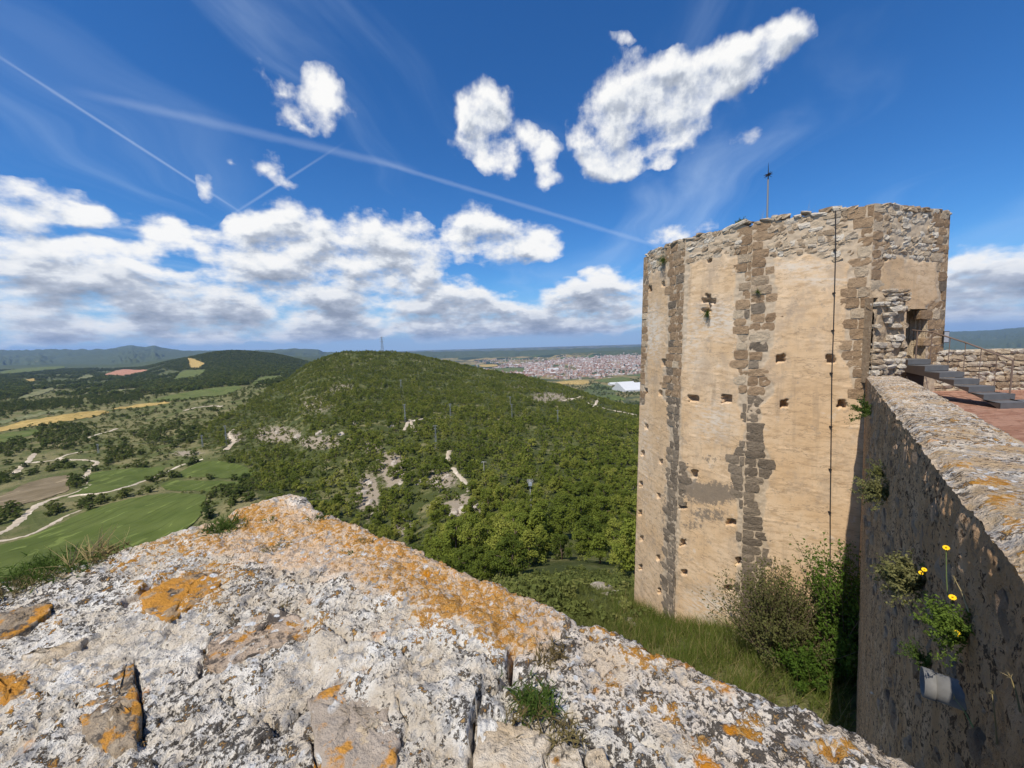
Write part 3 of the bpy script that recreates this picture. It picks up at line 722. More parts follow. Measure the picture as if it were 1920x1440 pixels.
scatter('far_wood', FP-np.array([0, 0, 2.0]), RNG.uniform(1.5, 2.6, (len(FP), 1))*np.array([1.5, 1.5, 1.0]), RNG.random(len(FP))*6.28, proto_col['oak_kind'], 'dark woods on the far hills and valley floor left of the ridge')
XY = jitter(1100, 3000, 15.0, .05, .36); z, px, py = info(XY)
nz = fbm(XY[:, 0]/120, XY[:, 1]/200, 4, 91)
ok = (RNG.random(len(px)) < np.where((nz > .1) | (z > -270), .7, .04)) & keep_mask(px, py, XY[:, 1], XY[:, 0]) & (px < 1230)
FP = np.column_stack([XY, z])[ok]
scatter('plain_wood', FP-np.array([0, 0, 2.0]), RNG.uniform(1.2, 2.2, (len(FP), 1))*np.array([1.3, 1.3, 1.0]), RNG.random(len(FP))*6.28, proto_col['oak_kind'], 'belts of trees on the plain behind the right shoulder')
# ================================================================== rock outcrops on the near spur
def rock_mat(name, a, b_):
    m, t, b = new_mat(name); pos = t.node('ShaderNodeTexCoord').outputs['Object']
    c = t.mix(t.step(t.noise(pos, 1.3, 6, .65), .35, .65), a, b_)
    c = t.mix(t.step(t.noise(pos, 5, 5, .7), .55, .7, 0, .7), c, tuple(x*.45 for x in a))
    t.put(b.inputs['Base Color'], c); t.put(b.inputs['Normal'], t.bump(t.noise(pos, 3, 7, .7), .25, 1)); return m
M_ROCK = rock_mat('limestone', (.30, .245, .18), (.52, .46, .38))
def boulder(seed, n=26):
    rng = np.random.default_rng(seed); a = np.linspace(0, math.pi, 14); b = np.linspace(0, 2*math.pi, n)
    A, B = np.meshgrid(a, b, indexing='ij'); d = np.stack([np.sin(A)*np.cos(B), np.sin(A)*np.sin(B), np.cos(A)], -1)
    r = np.full(A.shape, 1.0)
    for _ in range(9):
        nrm = rng.normal(size=3); nrm /= np.linalg.norm(nrm); h = rng.uniform(.55, .9); c = d@nrm
        r = np.where(c > 0.05, np.minimum(r, h/np.maximum(c, .05)), r)
    r += rng.normal(size=r.shape)*.02; r[:, -1] = r[:, 0]; r[0] = r[0].mean(); r[-1] = r[-1].mean()
    return mesh_np('rock', (d*r[..., None]).reshape(-1, 3), grid_faces(14, n), M_ROCK, False)
ROCKM = [boulder(k) for k in range(6)]
RK = [(690,905,3.2),(684,925,3.0),(693,945,3.4),(700,965,2.6),(740,870,3.0),(733,893,2.6),(752,905,2.8),(786,905,2.5),(816,905,3.0),(838,895,2.6),(872,958,3.0),(850,965,2.8),(893,950,2.4),(748,985,2.6),(768,1002,2.2),(712,862,2.6),(690,842,3.2),(880,920,2.2),(735,800,4),(665,795,5),(640,815,5),(600,812,5),(560,820,5),(520,812,5)]
for k, (a, b, s) in enumerate(RK):
    p = hit(a, b)
    if p is None: continue
    o = obj('rock_outcrop', ROCKM[k % 6], loc=tuple(p-np.array([0, 0, s*.25]))); o.scale = (s*random.uniform(.7, 1.1), s*random.uniform(.6, .9), s*random.uniform(.6, 1.0)); o.rotation_euler = (random.uniform(-.3, .3), random.uniform(-.3, .3), random.uniform(0, 6))
    tag(o, 'pale limestone outcrop among the pines of the near spur' if b > 838 else 'pale limestone ledge on the scrubby terraces left of the spur', 'rock', 'limestone outcrops on the spur' if b > 838 else 'limestone ledges on the terraces')

# ================================================================== pylons, poles and wires
M_GALV = flat_mat('galvanised_steel', (.34, .35, .36), .55, .15, 3, metal=.6)
M_CONC = flat_mat('concrete', (.42, .39, .35), .9, .2, 2)
M_WIRE = flat_mat('wire', (.22, .22, .22), .6, .1, 3, metal=.5)
def lattice(h, w0, w1, n, r):
    P = []
    L = [[(sx*(w0+(w1-w0)*k/n)/2, sy*(w0+(w1-w0)*k/n)/2, h*k/n) for k in range(n+1)] for sx, sy in ((-1, -1), (1, -1), (1, 1), (-1, 1))]
    for q in L: P.append(tube([q[0], q[-1]], r, 4))
    for k in range(n):
        for i in range(4):
            P.append(tube([L[i][k], L[(i+1) % 4][k+1]], r*.6, 3)); P.append(tube([L[(i+1) % 4][k], L[i][k+1]], r*.6, 3))
    return join(P)
def pylon(px, py, pytop, label, arms, w0=.9, w1=.5, n=8, rr=.06, kind='lattice', head=True, Y=None):
    p = hit(px, py)
    if Y: p = np.array([ray(px, py)[0]*Y, Y, float(ground(ray(px, py)[0]*Y, Y))])
    top = ray(px, pytop)*p[1]; h = max(top[2]-p[2], 4.0); e = empty('pylon' if kind == 'lattice' else 'utility_pole', tuple(p-np.array([0, 0, .3])))
    rr = max(rr, p[1]*.00022)
    if kind == 'lattice':
        v, f = lattice(h, w0, w1, n, rr); obj('mast', mesh_py('mast', v, f, M_GALV), e)
    else:
        v, f = tube([(0, 0, 0), (0, 0, h)], [.20, .13], 8); obj('shaft', mesh_py('shaft', v, f, M_CONC), e)
    tips = []
    for frac, w in arms:
        v, f = join([tube([(-w/2, 0, h*frac), (w/2, 0, h*frac)], rr*1.1, 4), tube([(-w/2, 0, h*frac), (0, 0, h*frac+w*.12)], rr*.7, 3), tube([(w/2, 0, h*frac), (0, 0, h*frac+w*.12)], rr*.7, 3)])
        arm_o = obj('crossarm', mesh_py('arm', v, f, M_GALV), e)
        for s in (-1, 1):
            v, f = tube([(s*w/2, 0, h*frac), (s*w/2, 0, h*frac-.12*w-.3)], rr*.8, 5); obj('insulator', mesh_py('ins', v, f, M_CONC), arm_o); tips.append(np.array([p[0]+s*w/2, p[1], p[2]+h*frac-.12*w]))
    tag(e, label, 'pylon' if kind == 'lattice' else 'pole'); return e, p, h, tips
pylon(717, 658, 631, 'tall lattice pylon on top of the ridge against the sky', [(.72, 10), (.85, 12), (.96, 8)], 6, 1.4, 9, .16, Y=905)
pyl = []
for px, py, pt, lab in [(760,792,757,'lattice pole at the bend of the footpath on the spur'),(845,785,756,'slim lattice pole at the end of the dirt ledge'),(818,842,796,'tall lattice pole standing among pines above the footpath'),
        (957,763,743,'short lattice pole in the wood right of the dirt ledge'),(1046,795,768,'lattice pole rightmost in the wood below the shoulder'),(960,785,757,'lattice pole among the pines in the middle of the wood'),
        (752,728,711,'small lattice pole high on the ridge slope'),(425,833,797,'lattice pole beside the rocky terraces in the valley'),(380,838,815,'small pole left of the rocky terraces'),(185,850,832,'thin pole beside the clump of trees in the left valley')]:
    pyl.append(pylon(px, py, pt, lab, [(.97, 2.6), (.86, 1.8)], 1.1, .4, 7, .05))
e, p, h, tp = pylon(995, 948, 898, 'concrete pole carrying a grey transformer box, nearest pole in the wood', [(.985, 1.9), (.93, 1.6)], kind='pole')
v, f = box(-.55, .55, -.75, -.18, h*.80, h*.91); obj('transformer', mesh_py('tr', v, f, flat_mat('grey_paint', (.30, .33, .36), .5, .1)), e)
for k in range(3):
    v, f = tube([(-.7+.7*k, 0, h*.985), (-.7+.7*k, 0, h*.985+.45)], .09, 6); obj('insulator', mesh_py('ins', v, f, M_CONC), e)
v, f = box(-.28, .28, -.28, .28, -.2, 1.6); obj('plinth', mesh_py('plinth', v, f, flat_mat('pale_concrete', (.55, .53, .50), .9, .15)), e)
tp1 = tp
e, p, h, tp2 = pylon(908, 896, 864, 'concrete pole with a T crossarm right of the footpath', [(.97, 2.2)], kind='pole')
def wire(a, b, lab, sag=.03, r=.02):
    a = np.array(a); b = np.array(b); L = np.linalg.norm(b-a)
    pts = [a+(b-a)*t-np.array([0, 0, 4*sag*L*t*(1-t)]) for t in np.linspace(0, 1, 17)]
    v, f = tube(pts, max(r, (a[1]+b[1])*.00004), 3, False); tag(obj('power_line', mesh_py('wire', v, f, M_WIRE)), lab, 'power line', 'wires strung between the poles')
for i in (0, 1): wire(tp1[i], tp2[i], 'thin wire between the transformer pole and the T pole')
for a, b, la in [(7, 8, 'thin wire between the two poles left of the terraces'), (8, 9, 'thin wire crossing the left valley between two poles'), (2, 0, 'thin wire between the tall lattice pole and the footpath pole'), (0, 6, 'thin wire climbing the ridge slope between lattice poles')]:
    for i in (0, 1): wire(pyl[a][3][i], pyl[b][3][i], la)
wire(tp2[0], pyl[2][3][0], 'thin wire between the T pole and the tall lattice pole')

# ================================================================== town on the plain
def town_mat():
    m, t, b = new_mat('town_walls'); c = t.attr('tint', 'Color'); t.put(b.inputs['Base Color'], c); return m
M_TOWN = town_mat()
TOWN = [(935,701),(905,693),(960,686),(1010,680),(1070,673),(1120,668),(1215,664),(1215,700),(1175,703),(1110,706),(1060,712),(985,707)]
WALLC = [(.46, .38, .31), (.52, .46, .40), (.40, .29, .22), (.34, .22, .16), (.56, .51, .45), (.40, .26, .19)]
ROOFC = [(.34, .15, .09), (.40, .19, .12), (.30, .14, .10), (.36, .28, .24)]
def house(w, d, h, rz, wc, rc, flat=False):
    c, s = math.cos(rz), math.sin(rz); V = []
    for z in (0, h):
        for x, y in ((-w, -d), (w, -d), (w, d), (-w, d)): V.append((x/2*c-y/2*s, x/2*s+y/2*c, z))
    r = h if flat else h+d*.22
    for x in (-w, w): V.append((x/2*c, x/2*s, r))
    Fs = [(0, 1, 5, 4), (1, 2, 6, 5), (2, 3, 7, 6), (3, 0, 4, 7), (4, 5, 9, 8), (6, 7, 8, 9), (5, 6, 9), (7, 4, 8)]
    return V, Fs, [wc]*4+[rc]*2+[wc]*2
def house_mesh(items):
    V = []; Fs = []; Cc = []
    for (p, args) in items:
        v, f, c = house(*args)
        for q, cc in zip(f, c):   # split vertices so each face keeps its own colour
            o = len(V); V += [tuple(np.array(v[i])+p) for i in q]; Fs.append(tuple(range(o, o+len(q)))); Cc += [(*cc, 1)]*len(q)
    me = mesh_py('house', V, Fs, M_TOWN); at = me.attributes.new('tint', 'FLOAT_COLOR', 'POINT'); at.data.foreach_set('color', np.array(Cc, np.float32).ravel()); return me
hs = []
XY = jitter(2600, 7600, 19.0, -.10, .36); z, px, py = info(XY)
nz = fbm(XY[:, 0]/420, XY[:, 1]/420, 4, 101); inner = inpoly(px, py, TOWN)
okh = (inner & (RNG.random(len(px)) < np.where(nz > -.14, .50, .06))) | (~inner & (py < 712) & (py > 660) & (px > 890) & (px < 1230) & (RNG.random(len(px)) < np.where(nz > .2, .10, .012)))
okh &= keep_mask(px, py, XY[:, 1], XY[:, 0])
HP = np.column_stack([XY, z])[okh]
for p in HP:
    big = random.random() < .06
    w = random.uniform(11, 24)*(2.4 if big else 1); d = random.uniform(9, 15)*(1.8 if big else 1); h = random.uniform(6, 15) if random.random() < .85 else random.uniform(16, 30)
    wc = random.choice(WALLC); rc = random.choice(ROOFC) if random.random() < .78 and not big else (.55, .53, .50)
    j = random.uniform(.85, 1.15)
    hs.append((p-np.array([0, 0, 1.0]), (w, d, h, random.choice((.3, .3, 1.87, .9)), tuple(x*j for x in wc), tuple(x*j for x in rc), random.random() < .3)))
hs.sort(key=lambda q: -q[1][0]*q[1][2]/q[0][1]**1.2)
for p, args in hs[:260]:
    o = obj('town_building', house_mesh([(np.zeros(3), args)]), loc=tuple(p))
    tag(o, 'larger tiled or flat-roofed building in the distant town', 'building', 'buildings of the distant town')
tag(obj('town', house_mesh(hs[260:])), 'distant mass of red-roofed town houses on the plain', kind='stuff')
M_WH = flat_mat('white_sheet_roof', (.55, .55, .54), .6, .05, .01)
for (a, b, w, d, lab) in [(1187,731,190,150,'long white warehouse roof beside the tower, right of the fields'),(1172,722,120,60,'white warehouse behind the long one, nearer the town'),(1150,722,60,40,'small grey-white shed left of the warehouses'),(1033,694,170,40,'long pale factory at the front edge of the town')]:
    p = hit(a, b); v, f = [], []
    V, Fs, _ = house(w, d, 11, .25, 0, 0); tag(obj('warehouse', mesh_py('wh', V, Fs, M_WH), loc=tuple(p-np.array([0, 0, 1]))), lab, 'warehouse')
# ================================================================== castle materials
def lichen_mat(name, cream, white, brown, dark_amt=.5, scale=1.0, orange_amt=0.0, bumpd=.006, grey=(.33, .32, .31), rosette=1.0, spots=1.0, black=(.055, .046, .038)):
    """old lime mortar and limestone under crusts of white, grey, black and orange lichen"""
    m, t, b = new_mat(name); pos = t.node('ShaderNodeNewGeometry').outputs['Position']
    S = scale
    big = t.noise(pos, 3.2*S, 4, .55); mid = t.noise(pos, 13*S, 6, .62); fine = t.noise(pos, 52*S, 7, .68); vf = t.noise(pos, 170*S, 5, .7)
    c = t.mix(t.step(mid, .36, .64), cream, white)
    c = t.mix(t.math('MULTIPLY', t.attr('beige'), t.step(fine, .30, .62, .5, 1.0)), c, brown)
    c = t.mix(t.step(t.noise(pos, 30*S, 6, .65), .53, .62, 0, .75), c, grey)
    # black crust: blotches broken into specks
    dk = t.math('ADD', t.math('MULTIPLY', t.math('SUBTRACT', fine, .5), 2.0), t.math('ADD', t.math('MULTIPLY', t.math('SUBTRACT', mid, .5), .7), t.math('MULTIPLY', t.math('SUBTRACT', vf, .5), 1.5)))
    dk = t.math('ADD', dk, t.math('SUBTRACT', t.math('MULTIPLY', t.math('SUBTRACT', big, .5), .6), t.math('MULTIPLY', t.attr('clean'), .55)))
    lim = .30-.40*dark_amt
    c = t.mix(t.step(dk, lim, lim+.16, 0, .93), c, black)
    # white rosettes
    ro = t.math('ADD', t.voro(pos, 70*S, 'SMOOTH_F1'), t.math('MULTIPLY', t.math('SUBTRACT', vf, .5), .35)); rs = t.noise(pos, 9*S, 3, .5)
    c = t.mix(t.math('MULTIPLY', t.step(ro, .34, .22, 0, rosette), t.step(rs, .50, .60)), c, (.66, .65, .63))
    # orange and ochre crusts
    of = t.math('ADD', t.math('ADD', t.attr('orange'), orange_amt), t.math('ADD', t.math('MULTIPLY', t.math('SUBTRACT', t.noise(pos, 26*S, 6, .70), .5), 1.4), t.math('ADD', t.math('MULTIPLY', t.math('SUBTRACT', fine, .5), 1.5), t.math('MULTIPLY', t.math('SUBTRACT', vf, .5), 1.3))))
    oc = t.mix(t.noise(pos, 38*S, 5, .6), (.30, .115, .012), (.70, .33, .035))
    oc = t.mix(t.step(vf, .50, .62, 0, .7), oc, (.60, .44, .22)); oc = t.mix(t.step(vf, .44, .34, 0, .6), oc, (.16, .075, .02))
    c = t.mix(t.step(of, .36, .56, 0, .90), c, oc)
    # isolated bright orange rosettes
    sp = t.math('MULTIPLY', t.step(t.voro(pos, 15*S, 'SMOOTH_F1'), .24, .15), t.step(t.noise(pos, 4.5*S, 3, .5), .52, .62))
    c = t.mix(t.math('MULTIPLY', sp, t.step(fine, .40, .54, 0, spots)), c, (.62, .25, .02))
    ms = t.math('ADD', t.attr('moss'), t.math('MULTIPLY', t.math('SUBTRACT', fine, .5), 1.2))
    c = t.mix(t.step(ms, .45, .62, 0, .9), c, (.10, .095, .025))
    t.put(b.inputs['Base Color'], c)
    h = t.math('ADD', t.math('MULTIPLY', mid, 1.0), t.math('ADD', t.math('MULTIPLY', fine, .8), t.math('MULTIPLY', vf, .35)))
    t.put(b.inputs['Normal'], t.bump(h, bumpd*2.2, 1.0)); b.inputs['Roughness'].default_value = .95; b.inputs['Specular IOR Level'].default_value = .1
    return m
M_PARAPET = lichen_mat('lichened_mortar', (.62, .53, .41), (.86, .81, .72), (.62, .42, .25), .74, 1.0, .06, .009)
M_WALLTOP = lichen_mat('lichened_wall_top', (.46, .345, .21), (.86, .80, .69), (.52, .34, .18), .74, .42, .10, .022)
M_WALLFACE = lichen_mat('weathered_wall_face', (.62, .38, .20), (.76, .53, .33), (.50, .30, .15), .56, .36, -.6, .035, (.34, .235, .145), .0, .0, (.11, .070, .042))
def stone_mat(name, a, b_, pit=.5, sc_=5.0, rand=.35):
    m, t, b = new_mat(name); tc = t.node('ShaderNodeNewGeometry').outputs['Position']
    r = t.node('ShaderNodeObjectInfo').outputs['Random']
    n = t.noise(tc, sc_, 6, .65); f = t.math('ADD', t.math('MULTIPLY', r, rand*1.6), t.math('MULTIPLY', n, .75))
    c = t.mix(t.step(f, .2, .95), a, b_)
    pt = t.noise(tc, sc_*6, 5, .7); c = t.mix(t.step(pt, .58, .70, 0, pit), c, tuple(x*.35 for x in a))
    t.put(b.inputs['Base Color'], c)
    t.put(b.inputs['Normal'], t.bump(t.math('ADD', n, t.math('MULTIPLY', pt, .6)), .09, 1.0)); return m
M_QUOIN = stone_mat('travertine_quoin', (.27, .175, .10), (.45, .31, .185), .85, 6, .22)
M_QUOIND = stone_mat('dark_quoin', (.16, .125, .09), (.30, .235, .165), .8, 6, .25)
M_RUBBLE = stone_mat('rubble_stone', (.30, .21, .13), (.56, .44, .30), .6, 6)
M_RUBW = stone_mat('white_rubble', (.42, .33, .23), (.68, .60, .48), .6, 6)
M_EMB = stone_mat('grey_stone', (.27, .225, .18), (.40, .34, .275), .55, 30)

# ================================================================== tower
H = 4.1
TC = [ray(*p)*H/ray(*p)[2] for p in ((1207, 482), (1285, 449), (1412, 418), (1640, 385), (1782, 400))]
TC = [np.array(c[:2]) for c in TC]
C4 = TC[4]; C0 = TC[0]
TC += [C4+np.array([1.0, 3.5]), C4+np.array([-.9, 6.8]), C0+np.array([3.4, 2.6])]
CEN = np.mean(TC, 0); ZB = -15.5
def corner(k, z):
    s = 1+.075*np.clip((H-z)/18.0, 0, 1.2)
    return CEN[None, :]+(TC[k % 8]-CEN)[None, :]*np.atleast_1d(s)[:, None]
HOLES = [(1464,672,14,12),(1558,673,13,12),(1470,757,11,12),(1579,757,13,13),(1300,747,18,10),(1362,748,17,12),(1330,488,6,6),(1219,542,5,9),(1243,533,5,7),(1245,680,7,11),(1211,733,5,7),(1238,737,5,7),(1212,800,5,8),(1205,850,5,8),(1239,866,5,7),(1202,908,5,8),(1235,930,5,7),(1200,962,5,8),(1302,889,11,14),(1280,949,12,9),(1371,979,14,9),(1280,1018,9,11),(1282,1074,10,9),(1384,1053,9,12),(1365,1104,13,10),(1203,1010,5,8),(1234,1046,5,9),(1201,1064,5,8),(1236,1108,5,9),(1661,482,7,10),
         (1328,570,8,34),(1320,563,8,6),(1337,565,9,6),(1320,581,8,5)]
QZ = {2: [(395,1385,1442),(470,1385,1445),(482,1388,1450),(545,1378,1455),(600,1378,1452),(650,1385,1450),(670,1375,1440),(700,1388,1425),(720,1383,1450),(742,1385,1450),(762,1385,1425),(800,1400,1425),(830,1390,1432),(850,1375,1440),(880,1365,1450),(900,1375,1440),(930,1380,1435),(960,1385,1432),(1000,1380,1430),(1030,1385,1440),(1060,1380,1437),(1090,1380,1430),(1200,1385,1430)],
      1: [(430,1248,1290),(480,1252,1292),(560,1252,1290),(600,1252,1288),(650,1250,1285),(680,1248,1278),(720,1243,1275),(745,1242,1280),(760,1255,1275),(850,1253,1275),(880,1250,1285),(900,1248,1305),(915,1248,1285),(960,1246,1275),(1080,1244,1268),(1200,1244,1262)],
      3: [(380,1590,1660),(440,1600,1662),(470,1598,1662),(520,1590,1650),(560,1588,1650),(610,1585,1640),(640,1585,1640),(660,1570,1640),(690,1595,1640),(720,1598,1640),(745,1605,1640),(760,1612,1640)],
      4: [(380,1755,1800),(470,1757,1800),(560,1760,1800),(575,1735,1800),(690,1735,1800)],
      0: [(470,1195,1216),(700,1195,1212),(760,1195,1207)]}
def zone_x(k, py):
    T = np.array(QZ[k], float); return np.interp(py, T[:, 0], T[:, 1]), np.interp(py, T[:, 0], T[:, 2])
def in_quoin(px, py, jag=1.5):
    r = np.full(np.shape(px), -99.0)
    for k in QZ:
        a, b = zone_x(k, py); ymax = QZ[k][-1][0]
        r = np.maximum(r, np.where((py < ymax) & (py > 370), np.minimum(px-a, b-px)+jag, -99.0))
    return r
BAND = [(1195,532),(1248,500),(1290,492),(1340,482),(1385,478),(1450,486),(1520,482),(1590,492),(1660,486),(1760,492),(1800,492)]
def band_y(px): a = np.array(BAND, float); return np.interp(px, a[:, 0], a[:, 1])
M_TOWER = None
def plaster_mat():
    m, t, b = new_mat('tower_plaster'); pos = t.node('ShaderNodeNewGeometry').outputs['Position']
    st = t.mapping(pos, (0, 0, 0), (0, 0, 0), (1, 1, 3.2))
    n1 = t.noise(pos, .55, 5, .6); n2 = t.noise(st, 1.6, 10, .78); n3 = t.noise(st, 17, 8, .80)
    c = t.mix(t.step(n1, .35, .65), (.585, .395, .220), (.65, .475, .30))
    c = t.mix(t.step(n2, .46, .62, 0, .75), c, (.45, .30, .165))
    c = t.mix(t.step(n3, .54, .66, 0, .6), c, (.30, .215, .135))
    run = t.mapping(pos, (0, 0, 0), (0, 0, 0), (1, 1, .10)); c = t.mix(t.step(t.noise(run, 2.6, 6, .65), .54, .72, 0, .5), c, (.27, .20, .135))
    crk = t.math('ABSOLUTE', t.math('SUBTRACT', t.noise(t.mapping(pos, (0, 0, 0), (0, 0, 0), (.5, .5, 2.2)), 1.1, 5, .6), .5)); c = t.mix(t.step(crk, .012, .003, 0, .55), c, (.24, .165, .10))
    c = t.mix(t.step(t.noise(pos, 1.7, 6, .65), .60, .74, 0, .8), c, (.62, .52, .40))
    c = t.mix(t.step(t.noise(t.mapping(pos, (3, 1, 2), (0, 0, 0), (1, 1, .6)), .85, 9, .72), .50, .64, 0, .62), c, (.40, .30, .205))
    c = t.mix(t.step(t.noise(pos, 3.1, 9, .75), .57, .66, 0, .7), c, (.33, .255, .18))
    mort = t.mix(t.noise(pos, 9, 5, .65), (.36, .255, .16), (.56, .46, .33))
    c = t.mix(t.attr('bare'), c, mort)
    c = t.mix(t.math('MULTIPLY', t.attr('pale'), t.step(t.noise(st, 3.5, 6, .65), .40, .60)), c, (.62, .55, .45))
    dk = t.math('ADD', t.attr('stain'), t.math('MULTIPLY', t.math('SUBTRACT', t.noise(pos, 6, 9, .78), .5), 2.3))
    c = t.mix(t.step(dk, .40, .66, 0, .82), c, t.mix(t.noise(pos, 14, 5, .7), (.10, .085, .07), (.22, .18, .135)))
    t.put(b.inputs['Base Color'], c); b.inputs['Roughness'].default_value = .95
    t.put(b.inputs['Normal'], t.bump(t.noise(t.mapping(pos, (0, 0, 0), (0, 0, 0), (1, 1, 1.8)), 38, 5, .75), .010, .8)); return m
M_TOWER = plaster_mat()
DOOR = (13.05, 0)      # filled below
Vt, Ft, A_bare, A_st, A_pale = [], [], [], [], []; off = 0
tower_root_loc = np.array([CEN[0], CEN[1], ZB+1.5])
FAC = {}
for k in range(8):
    fine = k < 4
    L = float(np.hypot(*(TC[(k+1) % 8]-TC[k]))); nu = int(L/.042)+1 if fine else 8; nv = int((H-ZB)/.047)+1 if fine else 30
    u = np.linspace(0, 1, nu)[:, None]; zz = np.linspace(ZB, H, nv)[None, :]
    A = corner(k, zz[0]); B = corner(k+1, zz[0])
    X = A[None, :, 0]*(1-u)+B[None, :, 0]*u; Y = A[None, :, 1]*(1-u)+B[None, :, 1]*u; Z = zz+0*u
    e = TC[(k+1) % 8]-TC[k]; e /= np.linalg.norm(e); n = np.array([e[1], -e[0]])
    FAC[k] = (e, n, L)
    s = u*L+0*zz
    rim = (fbm(s*1.3+k*17, Z*0+3.1, 4, 41)*.22+.02*np.round(fbm(s*3+k*9, Z*0, 2, 43)*3))
    Z = Z+rim*sstep(Z, H-1.0, H)
    if fine:
        px, py = proj(np.stack([X, Y, Z], -1))
        jag = fbm(s*2.2, Z*2.2, 4, 44+k)*9
        q = in_quoin(px, py); bare = sstep(q+jag*.6, -1.5, 2.5)
        bd = band_y(px)-py+jag*1.6; bare = np.maximum(bare, sstep(bd, -3, 4))
        inner = k == 3
        if inner: bare = np.maximum(bare, sstep(px+jag, 1732, 1738)*sstep(py+jag, 575, 585))
        hgt = fbm(s*.6, Z*.5, 2, 50+k)*.010+fbm(s*14, Z*16, 3, 60+k)*.0010
        # lifts of plaster end in small ledges
        lift = (Z+.25*fbm(s*.5, Z*.3, 2, 70)+.11*s) % 1.35
        hgt += .018*sstep(lift, .05, 0)*(1-bare)
        hgt += bare*(-.022+fbm(s*6, Z*7, 4, 80+k)*.03)
        deep = np.zeros_like(hgt)
        for (a, b, w, h) in HOLES:
            ex = (np.abs(px-a)/(w/2+.6)); ey = (np.abs(py-b)/(h/2+.6)); mask = np.maximum(ex, ey)+fbm(s*9+a, Z*9+b, 2, 91)*.35 < 1
            deep = np.where(mask, .42 if w > 6 else .22, deep)
        if k == 3:
            dmask = (px > 1700) & (px < 1737) & (py > 578) & (Z > -.95)
            door_s = (s[dmask].min(), s[dmask].max()); door_z = (-.95, Z[dmask].max()); dmask = (s >= door_s[0]) & (s <= door_s[1]) & (Z > -.95) & (Z <= door_z[1])
        hgt = hgt-deep
        if k in (1, 2):     # scar at the foot of the wall
            hgt -= .05*sstep(Z+.9*fbm(s*.8, Z*0, 3, 95), -10.3, -11.0)
        X = X+n[0]*hgt; Y = Y+n[1]*hgt
        stain = .30*sstep(q, -4, 6)*sstep(py, 740, 830)
        for (a, b, ra, rb, w) in [(1335,925,60,24,1.05),(1300,915,40,20,.9),(1255,960,26,70,.50),(1330,965,50,20,.6),(1262,1040,20,70,.38),(1300,985,40,16,.5),(1480,920,50,60,.22),(1540,930,60,40,.22),(1245,505,5,40,.7),(1328,600,6,18,.7),(1500,575,60,20,.2),(1225,900,30,150,.30),(1330,860,30,14,.45)]:
            stain = np.maximum(stain, w*np.clip(1.35-np.hypot((px-a)/ra, (py-b)/rb), 0, 1))
        if k == 0: stain = np.maximum(stain, .20+.12*sstep(py, 700, 1000))
        if k == 1: stain = np.maximum(stain, .10+.16*sstep(py, 820, 1050))
        if k == 2: stain = np.maximum(stain, .06+.08*sstep(py, 820, 1050))
        pale = np.zeros_like(stain)
        for (a, b, ra, rb, w) in [(1345,600,50,40,.8),(1225,620,22,60,.9),(1340,790,40,40,.7),(1330,1130,50,40,.8),(1300,640,20,70,.6),(1500,500,60,12,.8),(1540,525,70,12,.6),(1210,850,16,100,.4)]:
            pale = np.maximum(pale, w*np.clip(1.3-np.hypot((px-a)/ra, (py-b)/rb), 0, 1))
    else:
        bare = np.full(X.shape, .6); stain = np.full(X.shape, .1); pale = stain*0
    gf = grid_faces(nu, nv)
    if k == 3: gf = gf[~dmask.ravel()[gf].all(1)]
    Vt.append(np.stack([X, Y, Z], -1).reshape(-1, 3)); Ft.append(gf+off); off += nu*nv
    A_bare.append(bare.ravel()); A_st.append(stain.ravel()); A_pale.append(pale.ravel())
tower = empty('castle_tower', tuple(tower_root_loc))
tag(tower, 'tall polygonal stone tower with ochre plaster and dark corner stones', 'tower')
body = obj('wall', mesh_np('tower_wall', np.concatenate(Vt)-tower_root_loc, np.concatenate(Ft), M_TOWER, True, attrs={'bare': np.concatenate(A_bare), 'stain': np.concatenate(A_st), 'pale': np.concatenate(A_pale)}), tower)
dl = [(door_s[0]-.02, -1.0), (door_s[1]+.02, -1.0), (door_s[1]+.02, door_z[1]+.03), (door_s[0]-.02, door_z[1]+.03)]
def dpt(s_, z_, dep):
    e_, n_, L_ = FAC[3]; A_ = corner(3, np.array([z_]))[0]; B_ = corner(4, np.array([z_]))[0]; p_ = A_+(B_-A_)*(s_/L_); return np.array([p_[0]-n_[0]*dep, p_[1]-n_[1]*dep, z_])-tower_root_loc
nd = 14; DV = [dpt(a+random.uniform(-.012, .012)*(0 < j < nd), b, .02+.62*j/nd) for j in range(nd+1) for a, b in dl]
obj('doorway', mesh_py('doorway', DV, [(4*j+i, 4*j+4+i, 4*j+4+(i+1) % 4, 4*j+(i+1) % 4) for j in range(nd) for i in range(4)], M_RUBBLE), tower)
# roof deck inside the ragged rim
ring = [tuple(np.append(CEN+(c-CEN)*.985, H-.55)-tower_root_loc) for c in TC]
obj('roof_deck', mesh_py('deck', ring, [tuple(range(8))], M_RUBBLE), tower)
SV = stone_variants(7, .045, [M_QUOIN, M_QUOIND, M_RUBBLE, M_RUBW], .09)
SR = stone_variants(8, .09, [M_RUBBLE, M_RUBW], .17)
def facet_pt(k, s, z, outp=0.0):
    e, n, L = FAC[k]; A = corner(k, np.array([z]))[0]; B = corner(k+1, np.array([z]))[0]
    d = B-A; p = A+d*(s/L); return np.array([p[0]+n[0]*outp, p[1]+n[1]*outp, z])
def put_stone(name, me, parent, base, k, s, z, w, h, dep, proud, tilt=.03):
    e, n, L = FAC[k]; p = facet_pt(k, s, z, proud-dep/2)-base
    o = bpy.data.objects.new(name, me); COL.objects.link(o); o.parent = parent
    Mx = Matrix(((e[0]*w, n[0]*dep, 0, p[0]), (e[1]*w, n[1]*dep, 0, p[1]), (0, 0, h, p[2]), (0, 0, 0, 1)))
    o.matrix_basis = Mx @ Matrix.Rotation(random.uniform(-tilt, tilt), 4, 'Y')
    return o
